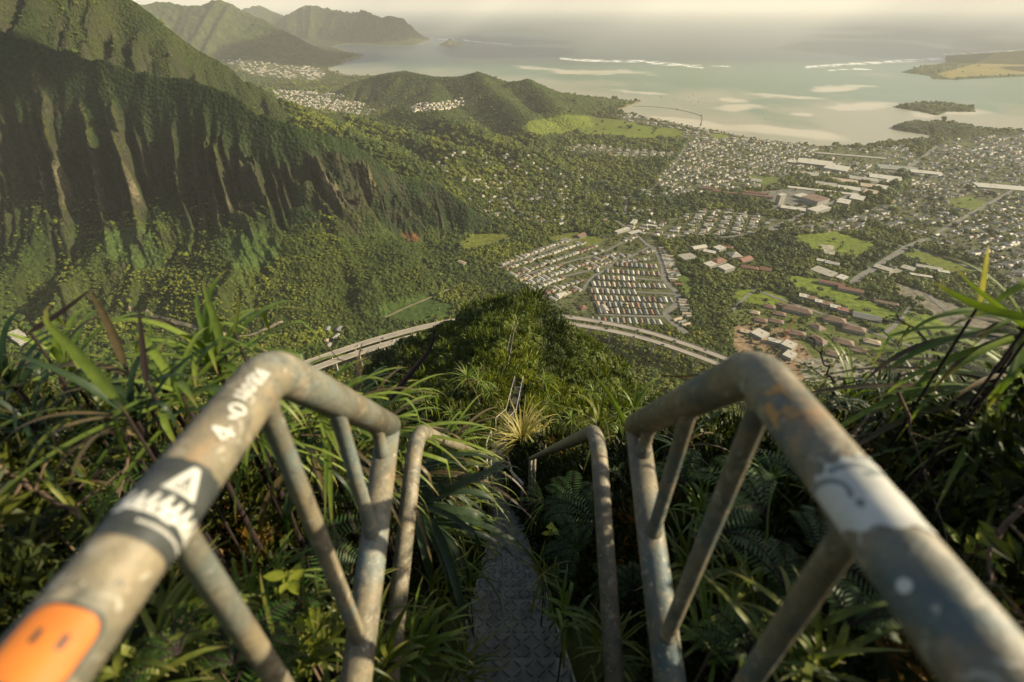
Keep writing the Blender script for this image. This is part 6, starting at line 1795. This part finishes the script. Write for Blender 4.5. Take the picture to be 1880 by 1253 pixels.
def sprig(px, py, d, n, ls, lb, m, seed, spread=0.05, nm='leafy_sprig'):
    r = random.Random(seed); c = atd(px, py, d); g = ground_at(c.x, c.y)
    if c.z < g: c.z = g + 0.05
    o = Vector((c.x, c.y, min(g, c.z - 0.02))); e = empty(nm, o); tag(e, lb, 'leafy plant', 'small leafy plants in the undergrowth')
    lf = Leaf(); b = MB()
    for i in range(n):
        a = i * 2.4 + r.uniform(-0.4, 0.4); q = c + Vector((r.gauss(0, spread * 0.4), r.gauss(0, spread * 0.4), r.uniform(-spread, spread)))
        dd = Vector((math.sin(a), math.cos(a), r.uniform(-0.1, 0.9)))
        nrm = Vector((-dd.x * 0.5, -dd.y * 0.5 - 0.3, 1))
        lf.blade(q, dd, nrm, ls * r.uniform(0.7, 1.2), ls * 0.5, r.uniform(0.3, 1), 0.1)
        b.tube([c - o - Vector((0, 0, spread)), q - o], 0.0012, 4)
    lf.build('foliage', m, e, o); b.tube([(0, 0, -0.05), c - o - Vector((0, 0, spread))], 0.003, 5); b.build('stem', M_TWIG, e)
sprig(535, 1072, 0.92, 6, 0.042, 'bright yellow green broad leaves low between the left balusters', M_LEAFY, 701, 0.012)
for i, (px, py, d, lb) in enumerate(((555, 1165, 0.95, 'yellow green leaves near the bottom of the left rail'), (640, 1050, 1.2, 'dim yellow leaves behind the left baluster'), (1010, 975, 2.4, 'pale sprig at the top of the right fern'), (1130, 870, 2.4, 'broad green leaves beside the right hoop'), (1580, 880, 1.3, 'yellow green leaf spray above the torn sticker'), (1650, 1010, 1.1, 'green leaves right of the torn sticker'),
      (1800, 1000, 0.9, 'leaves by the dry stem at the right edge'), (90, 960, 0.9, 'green leaves left of the black sticker'), (60, 850, 1.0, 'leaves in the shade of the left bank'), (1420, 1100, 1.0, 'lime coloured leaf spray under the right rail'), (1240, 760, 2.2, 'leaves above the right rail end'), (1300, 770, 2.0, 'light leaf cluster under the upper right rail'))):
    sprig(px, py, d, 9, 0.03 + 0.008 * d, lb, [M_LEAFY, M_SHRUB, M_LEAFY, M_SHRUB, M_LEAFY, M_SHRUB][i % 6], 720 + i, 0.03)
def twig(pts, r0, lb, m=None, seed=0, branches=3):
    P = [atd(*p) for p in pts]; rr = random.Random(seed); S = smooth_line(P, (P[0] - P[-1]).length / 10 + 0.001)
    S = [p + Vector((rr.gauss(0, 0.004), rr.gauss(0, 0.004), rr.gauss(0, 0.004))) for p in S]
    o = S[0].copy(); e = empty('dry_twig', o); tag(e, lb, 'twig', 'bare twigs sticking out of the undergrowth')
    b = MB(); b.tube([q - o for q in S], [r0 * (1 - 0.7 * i / len(S)) for i in range(len(S))], 7); b.build('stem', m or M_TWIG, e)
    for k in range(branches):
        i = rr.randint(1, len(S) - 2); d = (S[i + 1] - S[i]).normalized() + Vector((rr.gauss(0, 0.7), rr.gauss(0, 0.7), rr.gauss(0.2, 0.6))); l = (S[0] - S[-1]).length * rr.uniform(0.2, 0.4)
        b = MB(); q = S[i] - o; b.tube([q, q + d.normalized() * l * 0.5, q + d.normalized() * l + Vector((0, 0, -0.01))], [r0 * 0.5, r0 * 0.35, r0 * 0.15], 5); b.build('branch', m or M_TWIG, e)
twig([(-20, 830, 0.9), (60, 900, 0.9), (150, 950, 0.85)], 0.006, 'pale dry branch at the left edge', seed=1)
twig([(125, 790, 1.0), (150, 850, 1.0), (165, 890, 1.0)], 0.004, 'short brown twig in the left undergrowth', seed=2)
twig([(225, 770, 1.0), (235, 850, 1.0), (215, 900, 0.95)], 0.004, 'bent brown twig behind the near left rail', seed=3)
twig([(1650, 720, 1.1), (1690, 850, 1.1), (1745, 990, 1.0)], 0.004, 'long thin twig falling behind the right rail', seed=4)
twig([(1890, 910, 0.8), (1830, 1000, 0.8), (1820, 1080, 0.8)], 0.006, 'thick pale dry stem at the right edge', seed=5)
twig([(1530, 700, 1.4), (1500, 640, 1.4), (1490, 620, 1.4)], 0.004, 'dark twig rising over the building site', M_DARKTWIG, 6)
twig([(1740, 700, 1.2), (1700, 620, 1.2), (1640, 580, 1.2)], 0.004, 'dark twig curving over the green', M_DARKTWIG, 7)
twig([(1700, 900, 1.2), (1780, 860, 1.2), (1870, 820, 1.2)], 0.003, 'thin twig crossing the dark right bank', seed=8)
twig([(660, 720, 1.5), (655, 680, 1.5), (600, 640, 1.5)], 0.003, 'dark twig in front of the viaduct on the left', M_DARKTWIG, 9)
twig([(1600, 760, 1.2), (1560, 820, 1.1), (1610, 870, 1.1)], 0.003, 'crooked twig above the torn sticker', seed=10)
twig([(60, 1010, 0.9), (140, 930, 0.9), (235, 860, 0.95)], 0.003, 'slender curved runner in the left undergrowth', M_TWIG, 11)
# dark leafy undergrowth that nobody could count
def undergrowth():
    n = 26000
    x = rng.uniform(-7, 7, n); y = rng.uniform(-0.6, 8.5, n) ** 1.0; h = hridge(x, y)
    a = np.abs(x - pathx(y)); r = np.hypot(x, y)
    hgt = rng.random(n) ** 0.8 * np.interp(r, [0, 1, 2.5, 8], [0.25, 0.75, 0.95, 0.7]) * np.interp(a, [0.4, 0.75, 1.3], [0.1, 0.35, 1.0])
    s = np.clip(0.06 + 0.035 * r, 0.07, 0.3) * rng.uniform(0.6, 1.4, n)
    keep = (a > 0.28 + 0.65 * s + 0.14 * (y < 1.5)) & (r < 9)
    z = h + hgt
    dist = np.sqrt(x ** 2 + y ** 2 + (z - HC) ** 2); keep &= dist > 0.72 + s
    px, py = proj(x, y, z); keep &= (px > -500) & (px < 2400) & (py > np.interp(px, [0, 300, 600, 900, 1200, 1500, 1880], [690, 690, 730, 840, 760, 735, 700])) & (y * cP - (z - HC) * sP > 0.3)
    # keep the rail lines clear
    keep &= ~((a < 0.42) & (y < 1.2))
    x, y, z, s, hgt = x[keep], y[keep], z[keep], s[keep], hgt[keep]; m = len(x)
    tn = sstep(0.35, 0.65, fbm(x / 0.5, y / 0.5, 3, 150)); t2 = rng.random(m)
    base = np.stack([0.35 + 0.6 * tn + 0.5 * t2, 0.5 + 0.5 * tn + 0.4 * t2, 0.6 + 0.4 * t2], -1) * 0.6
    pick = rng.random(m); brown = (pick < 0.08)[:, None]; base = np.where(brown, base * np.array([2.2, 1.0, 0.9]), base)
    vid = np.where(pick > 0.7, rng.choice([2, 4], m), rng.choice([0, 1, 3, 5], m))
    scl = np.stack([s] * 3, -1); rot = np.stack([rng.normal(0, 0.4, m), rng.normal(0, 0.4, m), rng.uniform(0, 6.28, m)], -1)
    print('undergrowth', m)
    scatter('undergrowth', np.stack([x, y, z], -1), rot, scl, vid, base, bush_vars, 'dense dark tangle of small leaves filling both banks below the rails', 'undergrowth')
undergrowth()
